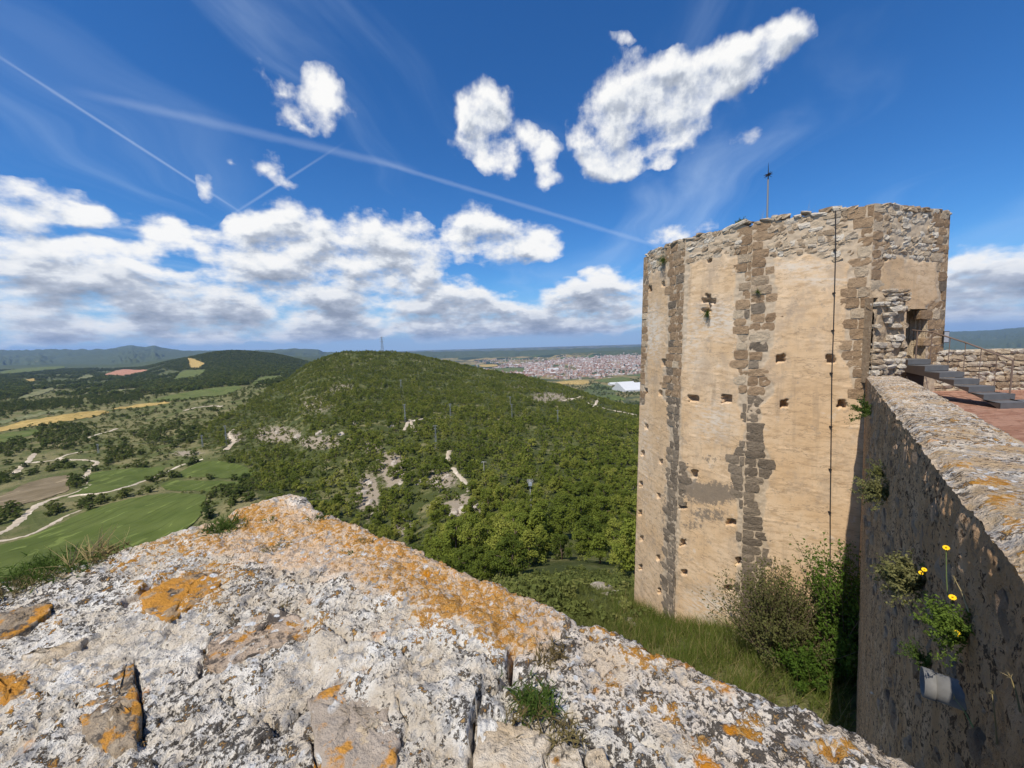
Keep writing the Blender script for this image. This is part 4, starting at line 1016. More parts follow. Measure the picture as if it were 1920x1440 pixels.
nq = 0
for k in range(4):
    L = FAC[k][2]; z = ZB+1.5
    while z < H-.1:
        h = random.uniform(.27, .38)
        s = random.uniform(-.15, 0)
        while s < L:
            w = random.uniform(.34, .72); s = max(s, 0.0); w = min(w, L-s)
            if w < .12: break
            c = facet_pt(k, s+w/2, z+h/2); px, py = proj(c)
            q = float(in_quoin(px, py))
            if q > 1.0 and not any(abs(px-a) < w_/2+3 and abs(py-b) < h_/2+3 for a, b, w_, h_ in HOLES) and not (k == 3 and 1695 < px < 1736 and py > 572):
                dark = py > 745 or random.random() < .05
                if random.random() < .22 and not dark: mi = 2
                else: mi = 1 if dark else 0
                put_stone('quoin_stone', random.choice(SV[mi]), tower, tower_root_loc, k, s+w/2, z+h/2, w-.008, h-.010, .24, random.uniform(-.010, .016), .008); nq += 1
            s += w
        z += h
nr = 0; extra = []
for k in range(4):
    L = FAC[k][2]; z = 2.1
    while z < H+.02:
        h = random.uniform(.12, .22); s = random.uniform(-.1, .1)
        while s < L-.05:
            w = random.uniform(.16, .40); c = facet_pt(k, min(max(s+w/2, 0), L), z+h/2); px, py = proj(c)
            if py < band_y(px)-2 and float(in_quoin(px, py)) < 2 and random.random() < .82 and nr < 298:
                put_stone('rubble_stone', random.choice(SR[0 if random.random() < .6 else 1]), tower, tower_root_loc, k, s+w/2, z+h/2, w*.97, h*.97, .22, random.uniform(-.012, .028), .12); nr += 1
            s += w
        z += h
for k in range(4):      # flat loose stones lying on the rim
    L = FAC[k][2]; s = .05
    while s < L:
        w = random.uniform(.18, .5)
        w = min(w, L-s)
        if w < .1: break
        if random.random() < .85: put_stone('cap_stone', random.choice(SR[1 if random.random() < .55 else 0]), tower, tower_root_loc, k, s+w/2, H+random.uniform(-.03, .10), w, random.uniform(.07, .16), .45, random.uniform(.0, .08), .18)
        s += w*.9
# lightning conductor cable with clips
def facet_px(k, px, py):
    """point of facet k on the line of sight through a pixel"""
    r = ray(px, py); e, n, L = FAC[k]
    y = 15.0
    for _ in range(40):
        z = r[2]*y; A = corner(k, np.array([z]))[0]; B = corner(k+1, np.array([z]))[0]; d = B-A; nn = np.array([d[1], -d[0]]); nn /= np.linalg.norm(nn)
        y = float((A@nn)/(np.array([r[0], 1.0])@nn))
    return r*y, n
M_IRON = flat_mat('dark_iron', (.045, .04, .038), .6, .3, 5, metal=.5)
M_GREYST = flat_mat('grey_rod', (.26, .25, .24), .5, .1, 5, metal=.6)
cpts = []
for px, py in [(1566,396),(1566,470),(1564,550),(1562,620),(1559,700),(1558,800),(1557,880),(1556,960),(1556,1050),(1555,1110)]:
    p, n = facet_px(2, px, py); cpts.append(p+np.append(n, 0)*.06)
cable = empty('cable', tuple(cpts[-1])); tag(cable, 'dark cable running down the sunlit tower face', 'cable')
v, f = tube([p-cpts[-1] for p in cpts], .016, 5); obj('conductor', mesh_py('cable', v, f, M_IRON), cable)
for p in cpts[1:-1]:
    q = p-cpts[-1]; v, f = box(q[0]-.02, q[0]+.02, q[1]-.02, q[1]+.08, q[2]-.03, q[2]+.03); obj('clip', mesh_py('clip', v, f, M_IRON), cable)
# lightning rod
rp = ray(1439, 412)*15.6; rt = ray(1441, 305)*15.6; rp[2] = H-.6
rod = empty('lightning_rod', tuple(rp)); tag(rod, 'thin lightning rod with spiky head on top of the tower', 'lightning rod')
d = rt-rp; v, f = tube([(0, 0, 0), tuple(d*.8)], [.035, .028], 6); obj('pole', mesh_py('pole', v, f, M_GREYST), rod)
v, f = tube([tuple(d*.8), tuple(d*.92), tuple(d)], [.022, .012, .004], 5); obj('tip', mesh_py('tip', v, f, M_IRON), rod)
parts = []
for k in range(14):
    an = k*2.4; el_ = (-.5, .1, .6)[k % 3]; c = d*.855; parts.append(tube([tuple(c), tuple(c+np.array([math.cos(an)*math.cos(el_), math.sin(an)*math.cos(el_), math.sin(el_)])*.16)], [.022, .004], 4))
v, f = join(parts); obj('spiked_head', mesh_py('head', v, f, M_IRON), rod)
# ================================================================== foreground parapet
ZP = -0.58
EDGE_L = [(-420,1190),(-200,1140),(0,1088),(60,1066),(120,1045),(180,1040),(240,1018),(300,1003),(360,985),(415,972),(428,960),(470,942),(520,930),(552,923)]
EDGE_R = [(552,923),(575,930),(592,945),(640,962),(690,985),(740,1006),(800,1030),(850,1048),(900,1070),(960,1093),(1000,1110),(1060,1135),(1085,1155),(1140,1165),(1200,1192),(1260,1220),(1330,1250),(1400,1278),(1463,1300),(1520,1314),(1580,1350),(1640,1385),(1672,1401),(1745,1422),(1810,1440),(1900,1475),(2000,1520)]
def on_plane(px, py, z=ZP):
    r = ray(px, py); return (r*z/r[2])[:2]
outl = [on_plane(*p) for p in EDGE_L]+[on_plane(*p) for p in EDGE_R[1:]]
inner_corner = np.array([.62, .36])
polyP = [tuple(p) for p in outl]+[(outl[-1][0]+.1, -.6), (-2.6, -.6)]
def parapet():
    x = np.arange(-1.75, 1.0, .0042); y = np.concatenate([np.arange(-.55, .30, .03), np.arange(.30, 1.62, .0042)])
    X, Y = np.meshgrid(x, y, indexing='ij')
    wx = X+fbm(X*14, Y*14, 3, 201)*.012; wy = Y+fbm(X*14+5, Y*14+9, 3, 203)*.012
    ins = inpoly(wx, wy, polyP); dd = distseg(wx, wy, [tuple(p) for p in outl]); sd = np.where(ins, dd, -dd)     # + inside
    Z = np.full(X.shape, ZP)
    Z += fbm(X*2.2, Y*2.2, 3, 205)*.018+fbm(X*9, Y*9, 5, 206, .5)*.008+fbm(X*45, Y*45, 4, 207, .65)*.0075
    rg = 1-np.abs(fbm(X*16, Y*16, 4, 209, .55))*2.4; Z -= np.clip(rg-.72, 0, 1)*.03            # crevices
    Z -= .020*sstep(sd, .05, 0)**2                                                           # rounded lip
    Z = np.where(sd < 0, Z-.03-np.clip(-sd, 0, .6)*8.0, Z)
    Z = np.maximum(Z, -1.6)
    px, py = proj(np.stack([X, Y, np.full(X.shape, ZP)], -1))
    front = Y > .2; px = np.where(front, px, -9999); py = np.where(front, py, 9999)
    CR = [([(232,1133),(250,1120),(300,1085),(332,1080)],5,.030),([(374,1258),(384,1212),(400,1190),(440,1170),(490,1150),(520,1135),(545,1140),(592,1162)],4,.026),([(0,1285),(30,1270),(60,1250),(130,1220),(172,1192),(198,1187)],4,.022),
          ([(528,1358),(545,1335),(575,1315),(610,1295),(650,1275)],5,.028),([(962,1225),(945,1275),(905,1308),(889,1345),(885,1400),(886,1450)],7,.05),([(890,1340),(920,1350),(955,1356)],4,.02),([(583,1370),(592,1410),(596,1450)],5,.03),
          ([(1042,1383),(1025,1420),(1018,1450)],4,.02),([(253,1238),(262,1320),(268,1372)],6,.03),([(745,1325),(768,1362),(750,1402)],4,.018),([(430,1165),(470,1120),(540,1075)],3,.012),([(640,1065),(560,1090),(480,1090)],3,.010),([(985,1360),(1030,1372),(1045,1385)],4,.02),
          ([(60,1290),(120,1310),(150,1330)],4,.015),([(0,1400),(90,1350),(150,1330)],4,.018),([(268,1370),(330,1330),(420,1300),(528,1358)],4,.018),([(330,1165),(300,1200),(210,1235)],3.5,.016),([(590,1165),(640,1200),(720,1215),(800,1260)],3.5,.016),([(400,1440),(470,1390),(530,1357)],4,.018),([(1000,1360),(1060,1330),(1180,1360),(1260,1420)],4,.016),([(820,1120),(740,1150),(640,1150)],3,.012),([(780,1255),(860,1230),(930,1245)],3,.010)]
    for ln, w, dp in CR:
        d = distseg(px+fbm(X*30, Y*30, 3, 221)*10, py+fbm(X*30+3, Y*30, 3, 222)*10, ln); Z -= dp*sstep(d, w*1.25, w*.25)
    # a flake of mortar stands a finger above the stones at the bottom
    Z += .018*sstep(distseg(px, py, [(700,1180),(880,1280)]), 140, 100)*sstep(px, 960, 900)
    beige = np.zeros(X.shape); orange = np.zeros(X.shape); moss = np.zeros(X.shape); clean = np.zeros(X.shape)
    nb = fbm(X*12, Y*12, 3, 231)*25
    beige = np.maximum(beige, sstep(distseg(px, py, [(430,985),(620,1015),(800,1080),(930,1140),(990,1170)])+nb, 85, 45))
    beige = np.maximum(beige, .30*sstep(distseg(px, py, [(1000,1170),(1300,1320),(1700,1480)])+nb, 110, 60))
    for (a, b, ra, rb, w) in [(880,1140,150,75,.46),(780,1085,110,55,.42),(700,1020,90,36,.40),(610,985,70,26,.36),(480,970,70,34,.40),(340,1020,110,30,.42),(250,1055,90,20,.34),(330,1110,90,42,.62),(410,1075,70,30,.4),(1215,1225,60,36,.50),(1130,1180,40,18,.4),(1155,1275,36,18,.48),(930,1190,70,50,.44),
            (1330,1290,40,16,.3),(1410,1365,36,36,.44),(1560,1400,60,22,.48),(1260,1330,30,20,.3),(560,1175,60,24,.34),(470,1200,40,26,.30),(20,1290,50,40,.60),(80,1160,40,24,.36),(600,1400,50,50,.1),(1190,1320,70,20,.22),(1290,1400,60,24,.25),(520,1010,90,20,.3),(180,1320,40,40,.2),(1060,1130,40,16,.3),(980,1110,60,20,.28)]:
        orange = np.maximum(orange, w*np.clip(1.4-np.hypot((px-a)/ra, (py-b)/rb), 0, 1))
    orange = orange+.08*(beige > .5)*(1-.6*fbm(X*6, Y*6, 3, 241))
    for (a, b, ra, rb, w) in [(70,1085,90,22,.5),(150,1060,60,16,.4),(420,990,40,16,.4),(520,1035,30,12,.3),(1000,1320,50,36,.3),(1030,1225,34,20,.35)]:
        moss = np.maximum(moss, w*np.clip(1.4-np.hypot((px-a)/ra, (py-b)/rb), 0, 1))
    for (a, b, ra, rb, w) in [(150,1240,160,50,.6),(620,1250,80,40,.5),(300,1200,120,50,.4),(970,1400,90,60,.8),(480,1290,60,40,.4),(1150,1370,120,50,.3)]:
        clean = np.maximum(clean, w*np.clip(1.4-np.hypot((px-a)/ra, (py-b)/rb), 0, 1))
    clean = np.maximum(clean, np.where(beige > .32, beige*.75, 0)); clean = np.where(px > 1050, clean*.3-.10, clean)
    V = np.stack([X, Y, Z], -1).reshape(-1, 3)
    return mesh_np('parapet_top', V, grid_faces(*X.shape), M_PARAPET, True, attrs={'beige': beige.ravel(), 'orange': orange.ravel(), 'moss': moss.ravel(), 'clean': clean.ravel()})
par = empty('parapet_wall', (-.2, .6, -1.6)); base = np.array([-.2, .6, -1.6])
tag(par, 'broad lichen-covered stone parapet filling the foreground', 'wall')
obj('top', parapet(), par, tuple(-base))
V = [(p[0]*.985, p[1]*.985, -.72) for p in polyP]+[(p[0]*1.0, p[1]*1.0, -10.5) for p in polyP]; n = len(polyP)
V = [tuple(np.array(v)-base) for v in V]
obj('face', mesh_py('face', V, [(i, i+n, (i+1) % n+n, (i+1) % n) for i in range(n)], M_WALLFACE), par)
def slab(poly, rise, mat, seed, name='embedded_stone'):
    rise = rise*.35
    rng = np.random.default_rng(seed); P = np.array([on_plane(*p) for p in poly]); Q = []
    for a, b in zip(P, np.roll(P, -1, 0)):
        for t in (0, .25, .5, .75): Q.append(a+(b-a)*t+rng.normal(size=2)*.0022*(t > 0))
    Q = np.array(Q); c = Q.mean(0); n = len(Q); V = []; Fs = []
    tilt = rng.normal(size=2)*.03
    rings = [(1.03, -.05, 0), (1.0, rise*.35, .001), (.955, rise*.85, .0015), (.86, rise, .002), (.66, rise*1.08, .003), (.42, rise*1.12, .003), (.18, rise*1.1, .003)]
    for f, h, j in rings:
        for q in Q:
            p = c+(q-c)*f; V.append((p[0], p[1], ZP+h+float((p-c)@tilt)+rng.normal()*j))
    for k in range(len(rings)-1):
        for i in range(n): Fs.append((k*n+i, k*n+(i+1) % n, (k+1)*n+(i+1) % n, (k+1)*n+i))
    Fs.append(tuple(range((len(rings)-1)*n, len(rings)*n)))
    V = np.array(V)-base; me = mesh_py('slab', V, Fs, mat, True)
    nn = me.polygons[-1].normal.z
    if nn < 0: me.flip_normals()
    return obj(name, me, par)
def slab_mat(name, a, b_, orange, dark, scale=1.0):
    m, t, b = new_mat(name); pos = t.node('ShaderNodeNewGeometry').outputs['Position']
    mid = t.noise(pos, 16*scale, 6, .6); fine = t.noise(pos, 70*scale, 6, .68); vf = t.noise(pos, 190, 4, .7)
    c = t.mix(t.step(mid, .35, .65), a, b_); c = t.mix(t.step(vf, .55, .7, 0, .35), c, tuple(x*.55 for x in a))
    c = t.mix(t.step(t.math('ADD', t.math('MULTIPLY', fine, .6), t.math('MULTIPLY', t.noise(pos, 22, 4, .6), .6)), .62-dark*.12, .74-dark*.12, 0, .9), c, (.06, .052, .045))
    of = t.noise(pos, 19*scale, 6, .62); oc = t.mix(fine, (.30, .115, .015), (.70, .34, .05))
    c = t.mix(t.step(of, .66-orange*.24, .74-orange*.24, 0, .93), c, oc)
    c = t.mix(t.math('MULTIPLY', t.step(t.voro(pos, 40, 'SMOOTH_F1'), .30, .22), t.step(t.noise(pos, 8, 2, .5), .54, .62)), c, (.62, .62, .60))
    t.put(b.inputs['Base Color'], c); t.put(b.inputs['Normal'], t.bump(t.math('ADD', fine, t.math('ADD', mid, t.math('MULTIPLY', vf, .4))), .010, 1)); return m
MS_T = slab_mat('dark_lichened_stone', (.30, .23, .155), (.40, .32, .225), .60, .45)
MS_G = slab_mat('flat_grey_stone', (.34, .28, .22), (.41, .34, .27), .30, -.4, .8)
MS_O = slab_mat('orange_stone', (.33, .22, .12), (.42, .30, .18), .95, .3)
MS_P = slab_mat('pink_stone', (.42, .30, .20), (.48, .37, .27), .42, .5)
MS_W = slab_mat('pale_stone', (.50, .39, .26), (.62, .53, .41), .15, .1)
SL = [([(250,1240),(259,1300),(266,1350),(257,1402),(212,1412),(160,1388),(146,1328),(186,1282),(226,1246)],.013,MS_T,'dark triangular stone with orange lichen rings'),
 ([(575,1310),(600,1296),(650,1276),(700,1291),(735,1320),(726,1352),(750,1390),(744,1445),(602,1445),(590,1372)],.010,MS_G,'smooth flat grey stone with rusty spots'),
 ([(262,1122),(300,1096),(332,1083),(400,1066),(430,1073),(412,1096),(386,1122),(346,1147),(320,1166),(272,1150)],.008,MS_O,'stone crusted over with orange lichen'),
 ([(382,1250),(397,1202),(432,1178),(500,1149),(530,1144),(583,1166),(583,1190),(540,1202),(470,1231),(420,1254)],.004,MS_P,None),
 ([(892,1352),(950,1360),(1018,1373),(1036,1390),(1004,1445),(888,1445)],.012,MS_W,None),([(1048,1389),(1085,1412),(1096,1445),(1034,1445),(1028,1422)],.016,MS_W,None),
 ([(-20,1262),(30,1272),(60,1291),(22,1320),(-20,1328)],.010,MS_O,None),([(-20,1152),(45,1141),(95,1131),(92,1151),(52,1180),(-20,1204)],.010,MS_T,None),
 ([(1100,1415),(1130,1408),(1150,1440),(1105,1450)],.015,MS_W,None),([(660,1375),(700,1350),(725,1358),(690,1400),(668,1400)],.013,MS_W,None),
 ([(40,1232),(110,1215),(165,1198),(150,1212),(80,1240)],.012,MS_W,None)]
for i, (poly, r, m, lab) in enumerate(SL):
    o = slab(poly, r, m, 300+i)
    if lab: o['label'] = lab

# ================================================================== right-hand wall running to the tower
FAR = ray(1624, 704); FAR = FAR/FAR[1]*13.0; NEARP = ray(1920, 1053)*1.0
wdir = (FAR-NEARP); Lw = np.linalg.norm(wdir[:2]); wd = wdir/Lw; wn = np.array([-wd[1], wd[0]])/np.hypot(wd[0], wd[1])   # wn points out (left)
WT = 0.46
def right_wall():
    n0 = -1.1; t = np.concatenate([np.linspace(n0, 0, 12)[:-1], np.geomspace(1.0, 1.0+Lw, 560)-1.0])
    base_ = NEARP[None, :]+wd[None, :]*t[:, None]
    near = np.clip(t, 0, None)
    # top: across c from 0 (outer lip) to 1 (inner edge), widening away from the camera
    wid = WT+np.clip(near, 0, 12)*.030
    c = np.linspace(0, 1, 90)
    P = np.zeros((len(t), len(c), 3)); Pn = base_[:, None, :2]-wn[None, None, :]*(wid[:, None, None]*c[None, :, None])
    T2 = t[:, None]+0*c[None, :]; C2 = (wid[:, None]*c[None, :])
    amp = .012+.010*np.clip(T2, 0, 6)/6
    Z = base_[:, None, 2]+fbm(T2*2.5, C2*2.5, 3, 401)*amp*1.4+fbm(T2*11, C2*11, 4, 402)*amp+fbm(T2*40, C2*40, 3, 403)*.005
    lipw = fbm(T2*3, C2*0, 4, 404)*.030
    Pn = Pn+wn[None, None, :]*lipw[..., None]*sstep(c, .35, 0)[None, :, None]
    Z -= .05*sstep(C2, .09, 0)**2+.03*sstep(wid[:, None]-C2, .1, 0)**2
    P[..., :2] = Pn; P[..., 2] = Z
    px, py = proj(P); ok = P[..., 1] > .3
    orange = np.full(px.shape, .02)
    for (a, b, ra, rb, w) in [(1840,760,60,20,.1),(1880,830,50,12,.2),(1800,872,30,10,.4),(1860,903,34,10,.5),(1875,940,34,18,.5),(1900,980,30,20,.35),(1770,800,40,16,.2),(1690,735,40,20,.2)]:
        orange = np.maximum(orange, np.where(ok, w*np.clip(1.4-np.hypot((px-a)/ra, (py-b)/rb), 0, 1), 0))
    at = mesh_np('wall_top', P.reshape(-1, 3), grid_faces(len(t), len(c)), M_WALLTOP, True, attrs={'orange': orange.ravel(), 'beige': (.5+.5*fbm(T2*3, C2*3, 3, 405)).ravel().clip(0, 1), 'moss': (T2*0).ravel(), 'clean': (T2*0).ravel()})
    # outer face
    dn = np.concatenate([np.linspace(0, .9, 100)[:-1], np.geomspace(.9, 12.5, 150)])
    D2 = dn[None, :]+0*t[:, None]; T3 = t[:, None]+0*dn[None, :]
    lean = .020*np.clip(T3/Lw, 0, 1)                                                  # the foot draws back a little towards the tower
    out = fbm(T3*4, D2*3, 4, 411)*.016+fbm(T3*13, D2*10, 4, 412)*.014+fbm(T3*34, D2*34, 3, 413)*.006-.02*sstep(D2, .06, 0)
    out = out*(.4+.6*np.clip(D2/.1, 0, 1))+lipw[:, :1]*sstep(D2, .5, 0)-lean*D2
    Q = np.zeros(D2.shape+(3,)); Q[..., :2] = base_[:, None, :2]+wn[None, None, :]*out[..., None]; Q[..., 2] = Z[:, :1]+0*D2-D2
    rb = np.clip(.5+fbm(T3*2, D2*1.2, 3, 415), 0, 1)
    fc = mesh_np('wall_face', Q.reshape(-1, 3), grid_faces(len(t), len(dn), True), M_WALLFACE, True, attrs={'beige': rb.ravel(), 'orange': np.zeros(rb.size), 'moss': (.22*sstep(fbm(T3*1.5, D2*.6, 3, 417), .1, .4)).ravel(), 'clean': np.zeros(rb.size)})
    # inner face down to the terrace
    ii = P[:, -1, :]; lo = ii.copy(); lo[:, 2] = -2.3
    inn = mesh_np('wall_inner', np.stack([ii, (ii+lo)/2, lo], 1).reshape(-1, 3), grid_faces(len(t), 3), M_WALLFACE, True)
    return at, fc, inn, base_, t
SRW = stone_variants(6, .10, [stone_mat('wall_stone', (.30, .18, .10), (.60, .42, .27), .6, 14), stone_mat('grey_wall_stone', (.34, .22, .13), (.58, .42, .28), .8, 14)], .22)
rwall = empty('castle_wall', tuple(NEARP+np.array([3, 3, -6]))); rb_ = NEARP+np.array([3, 3, -6])
tag(rwall, 'long stone wall with sunlit lichened top and shaded face leading to the tower', 'wall')
at, fc, inn, WB, WTt = right_wall()
for nm, me in (('top', at), ('face', fc), ('inner_face', inn)):
    if nm == 'face' and Vector(me.polygons[3000].normal).dot(Vector((wn[0], wn[1], 0))) < 0: me.flip_normals()
    obj(nm, me, rwall, tuple(-rb_))
rngw = np.random.default_rng(77); nws = 0
while nws < 220:
    t_ = rngw.random()**1.6*11+.1; dp = .10+rngw.random()**1.3*3.2; sz = rngw.uniform(.07, .20)*(1+t_*.05)
    b_ = NEARP+wd*t_; p_ = np.array([b_[0], b_[1], b_[2]-dp]); o = bpy.data.objects.new('rubble_stone', random.choice(SRW[rngw.integers(2)])); COL.objects.link(o); o.parent = rwall
    pr_ = rngw.uniform(-.012, .010)-.06; q_ = p_+np.append(wn, 0)*pr_-rb_; h_ = sz*rngw.uniform(.5, .95)
    o.matrix_basis = Matrix(((wd[0]*sz, wn[0]*.14, 0, q_[0]), (wd[1]*sz, wn[1]*.14, 0, q_[1]), (0, 0, h_, q_[2]), (0, 0, 0, 1))) @ Matrix.Rotation(rngw.uniform(-.5, .5), 4, 'Y'); nws += 1
def wall_pt(px, py):
    """point of the wall's outer face on a line of sight"""
    r = ray(px, py); w2 = wn; y = float((NEARP[:2]@w2)/(np.array([r[0], 1.0])@w2)); return r*y
# ================================================================== terrace, stairs, broken wall, far parapet
ZT = -2.16
M_BRICK = stone_mat('terracotta_paver', (.36, .175, .11), (.50, .28, .19), .35, 9, .5)
M_JOINT = flat_mat('paver_joint', (.23, .16, .11), .95, .2, 6)
ti = NEARP[:2]-wn*(WT+.02)
terr_poly = [tuple(ti-wd[:2]*3), tuple(ti+wd[:2]*(Lw-.5)), (TC[4][0]+.3, TC[4][1]-.1), (24, 14.6), (24, -3), (ti[0]-wd[0]*3+1, -3)]
tf = obj('terrace', mesh_py('terrace', [(x, y, ZT-.004) for x, y in terr_poly]+[(x, y, -9) for x, y in terr_poly], [tuple(range(6))]+[(i, i+6, (i+1) % 6+6, (i+1) % 6) for i in range(6)], M_JOINT))
if tf.data.polygons[0].normal.z < 0: tf.data.flip_normals()
tag(tf, 'red brick terrace floor behind the wall', kind='structure')
PVM = stone_variants(5, .03, [M_BRICK], .05)[0]
pv = []; rest_p = []
pa = math.radians(12); ca, sa = math.cos(pa), math.sin(pa)
for i in range(-40, 60):
    for j in range(-10, 130):
        lx = 9+(i+.5*(j % 2))*.42; ly = 3+j*.155; x = lx*ca-ly*sa+1.5; y = lx*sa+ly*ca-2.5
        if not inpoly(np.array([x]), np.array([y]), terr_poly)[0]: continue
        px, py = proj(np.array([x, y, ZT]))
        if not (1745 < px < 1960 and 715 < py < 900) or y < 3: continue
        if y > 14.0: continue
        rr = ray(float(px), float(py)); yi = float(((ti)@wn)/(np.array([rr[0], 1.0])@wn)); hid = (yi < y) and (rr[2]*yi < NEARP[2]+wd[2]*max(0, yi-1)*1.3-.03)
        (rest_p if hid else pv).append((x, y))
pv.sort(key=lambda q: q[1])
for x, y in pv[:300]:
    o = obj('paver', random.choice(PVM), tf, (x, y, ZT+.002+random.uniform(-.002, .003))); o.scale = (.405, .143, .03); o.rotation_euler.z = pa
Vp, Fp = [], []
for x, y in pv[300:]:
    a = [(x+dx*ca-dy*sa, y+dx*sa+dy*ca) for dx, dy in ((-.2, -.07), (.2, -.07), (.2, .07), (-.2, .07))]; o_ = len(Vp)
    Vp += [(p, q, ZT+.012) for p, q in a]+[(p, q, ZT-.02) for p, q in a]; Fp += [(o_, o_+1, o_+2, o_+3)]+[(o_+k, o_+4+k, o_+4+(k+1) % 4, o_+(k+1) % 4) for k in range(4)]
if Vp: tag(obj('far_pavers', mesh_py('pavers', Vp, Fp, M_BRICK), tf), kind='stuff')
# ---- steel stair
M_STEEL = flat_mat('weathered_steel', (.135, .132, .13), .65, .35, 5, metal=.25, spec=.3)
M_STEELD = flat_mat('brown_steel', (.085, .062, .05), .7, .3, 4, metal=.15)
M_RAIL = flat_mat('rusty_rail', (.20, .14, .105), .6, .25, 9, metal=.3)
sx0, sx1 = 13.36, 14.14; tops = [(13.27+.0, -.90), (12.71, -1.08), (12.26, -1.26), (11.84, -1.44), (11.44, -1.62), (11.06, -1.80), (10.66, -1.98)]
stair = empty('steel_staircase', (13.75, 11.5, ZT)); SB = np.array([13.75, 11.5, ZT])
tag(stair, 'grey steel staircase with thin railing climbing to the tower door', 'staircase')
def add(nm, vf, mat, par_=None, sub=SB): return obj(nm, mesh_py(nm, [tuple(np.array(tuple(q))-sub) for q in vf[0]], vf[1], mat), par_ or stair)
yb = [14.35]+[t[0] for t in tops]
for k, (yf, zt) in enumerate(tops):
    y1 = yb[k]+.06; x1 = sx1+(.55 if k == 6 else (.12 if k == 5 else 0)); x0 = sx0
    st_ = add('step', box(x0, x1, yf, y1 if k else 14.2, zt-.012, zt), M_STEEL)
    add('riser', box(x0+.003, x1-.003, yf+.001, yf+.018, zt-.165, zt-.013), M_STEEL, st_)
# curved stringers under the steps
for sx in (sx0-.012, sx1-.03):
    top = []; bot = []
    for k, (yf, zt) in enumerate(tops):
        top += [(yb[k] if k else 14.2, zt-.014), (yf+.002, zt-.014)]
    n = len(top)
    for y, z in top:
        t = (14.2-y)/(14.2-10.66); bot.append((y, max(ZT+.0, -1.28-.86*t**2.2-(.0 if t < .93 else .05))))
    V = []; Fs = []
    for x in (sx, sx+.015):
        for y, z in top: V.append((x, y, z))
        for y, z in bot: V.append((x, y, min(z, -1.0)))
    m_ = 2*n
    for i in range(n-1):
        Fs += [(i, i+1, n+i+1, n+i), (m_+i, m_+n+i, m_+n+i+1, m_+i+1), (i, m_+i, m_+i+1, i+1), (n+i, n+i+1, m_+n+i+1, m_+n+i)]
    add('stringer', (V, Fs), M_STEELD)
add('underside', ([(sx0+.02, 14.2, -1.26), (sx1-.04, 14.2, -1.26), (sx1-.04, 12.9, -1.33), (sx0+.02, 12.9, -1.33)], [(0, 1, 2, 3)]), M_STEELD)
add('support_plate', box(sx0+.04, sx0+.62, 13.30, 13.34, ZT, -1.2), M_STEELD)
rx = sx1-.02
posts = [(13.75, -.90), (13.27, -.90), (12.71, -1.08), (12.26, -1.26), (11.84, -1.44), (11.44, -1.62), (11.06, -1.80)]
rail = [(sx0+.05 if False else rx-.62, 13.72, .08), (rx, 13.27, .02), (rx, 12.71, -.16), (rx, 12.0, -.42), (rx, 11.06, -.86)]
rails = [(rx, 13.95, .09), (rx, 13.27, .0), (rx, 12.26, -.36), (rx, 11.06, -.86)]
add('handrail', tube(rails, .022, 6), M_RAIL); add('mid_rail', tube([(rx, 13.95, -.42), (rx, 13.27, -.46), (rx, 12.9, -.60)], .010, 5), M_RAIL)
for k, (y, z) in enumerate(posts):
    zt = float(np.interp(-y, [-13.95, -13.27, -12.26, -11.06], [.09, .0, -.36, -.86])); big = k in (0, 6)
    add('baluster', tube([(rx, y+.02, z-.01), (rx, y+.02, zt)], .022 if big else .011, 6), M_RAIL)
# ---- notice board on the tower by the door
p, n_ = facet_px(3, 1769, 632); np3 = np.append(n_, 0); e3 = np.append(FAC[3][0], 0)
sgn = empty('notice_board', tuple(p)); tag(sgn, 'small framed grey notice board on the tower beside the stairs', 'sign')
def quad(c, w, h, th):
    V = []
    for o_ in (0, th):
        for a, b in ((-w, -h), (w, -h), (w, h), (-w, h)): V.append(tuple(e3*a/2+np.array([0, 0, b/2])+np3*(c+o_)))
    return V, [(0, 1, 2, 3), (4, 5, 6, 7)]+[(i, (i+1) % 4, (i+1) % 4+4, i+4) for i in range(4)]
v, f = quad(.05, .30, .42, .03); obj('frame', mesh_py('fr', v, f, M_IRON), sgn); v, f = quad(.081, .25, .37, .006); obj('panel', mesh_py('pn', v, f, flat_mat('faded_print', (.42, .42, .42), .6, .3, 14)), sgn)
# ---- broken wall stub standing on the end of the wall
stub = empty('broken_wall', tuple(FAR+np.array([.6, -.2, 0]))); ob = FAR+np.array([.6, -.2, 0])
tag(stub, 'ragged broken stub of rubble wall beside the tower door', 'wall')
s0 = ray(1632, 700); s1 = ray(1689, 700); yq = 12.75
def stub_core():
    xs = np.linspace(0, 1, 40); zs = np.linspace(0, 1, 64); A, B = np.meshgrid(xs, zs, indexing='ij')
    x = s0[0]*yq+(s1[0]*(yq+.25)-s0[0]*yq)*A; y = yq+.25*A+fbm(A*5, B*9, 4, 501)*.07
    top = 1.42-.10*A-.5*sstep(A, .18, 0)+fbm(A*6, B*0, 3, 502)*.16; z = -1.5+(top+1.5)*B
    y = y+.30*sstep(B, .85, 1.0)**2
    return mesh_np('core', np.stack([x, y, z], -1).reshape(-1, 3)-ob, grid_faces(40, 64), M_RUBBLE)
obj('core', stub_core(), stub)
bx = [(s0[0]*yq, yq+.06), (s1[0]*(yq+.25), yq+.31), (s1[0]*(yq+.25)-.1, yq+1.2), (s0[0]*yq+.1, yq+1.0)]
V = [(x, y, z) for z in (-1.6, 1.15) for x, y in bx]; obj('back', mesh_py('bk', np.array(V)-ob, [(0, 3, 2, 1), (4, 5, 6, 7), (1, 2, 6, 5), (2, 3, 7, 6), (3, 0, 4, 7)], M_RUBBLE), stub)
z = -1.35
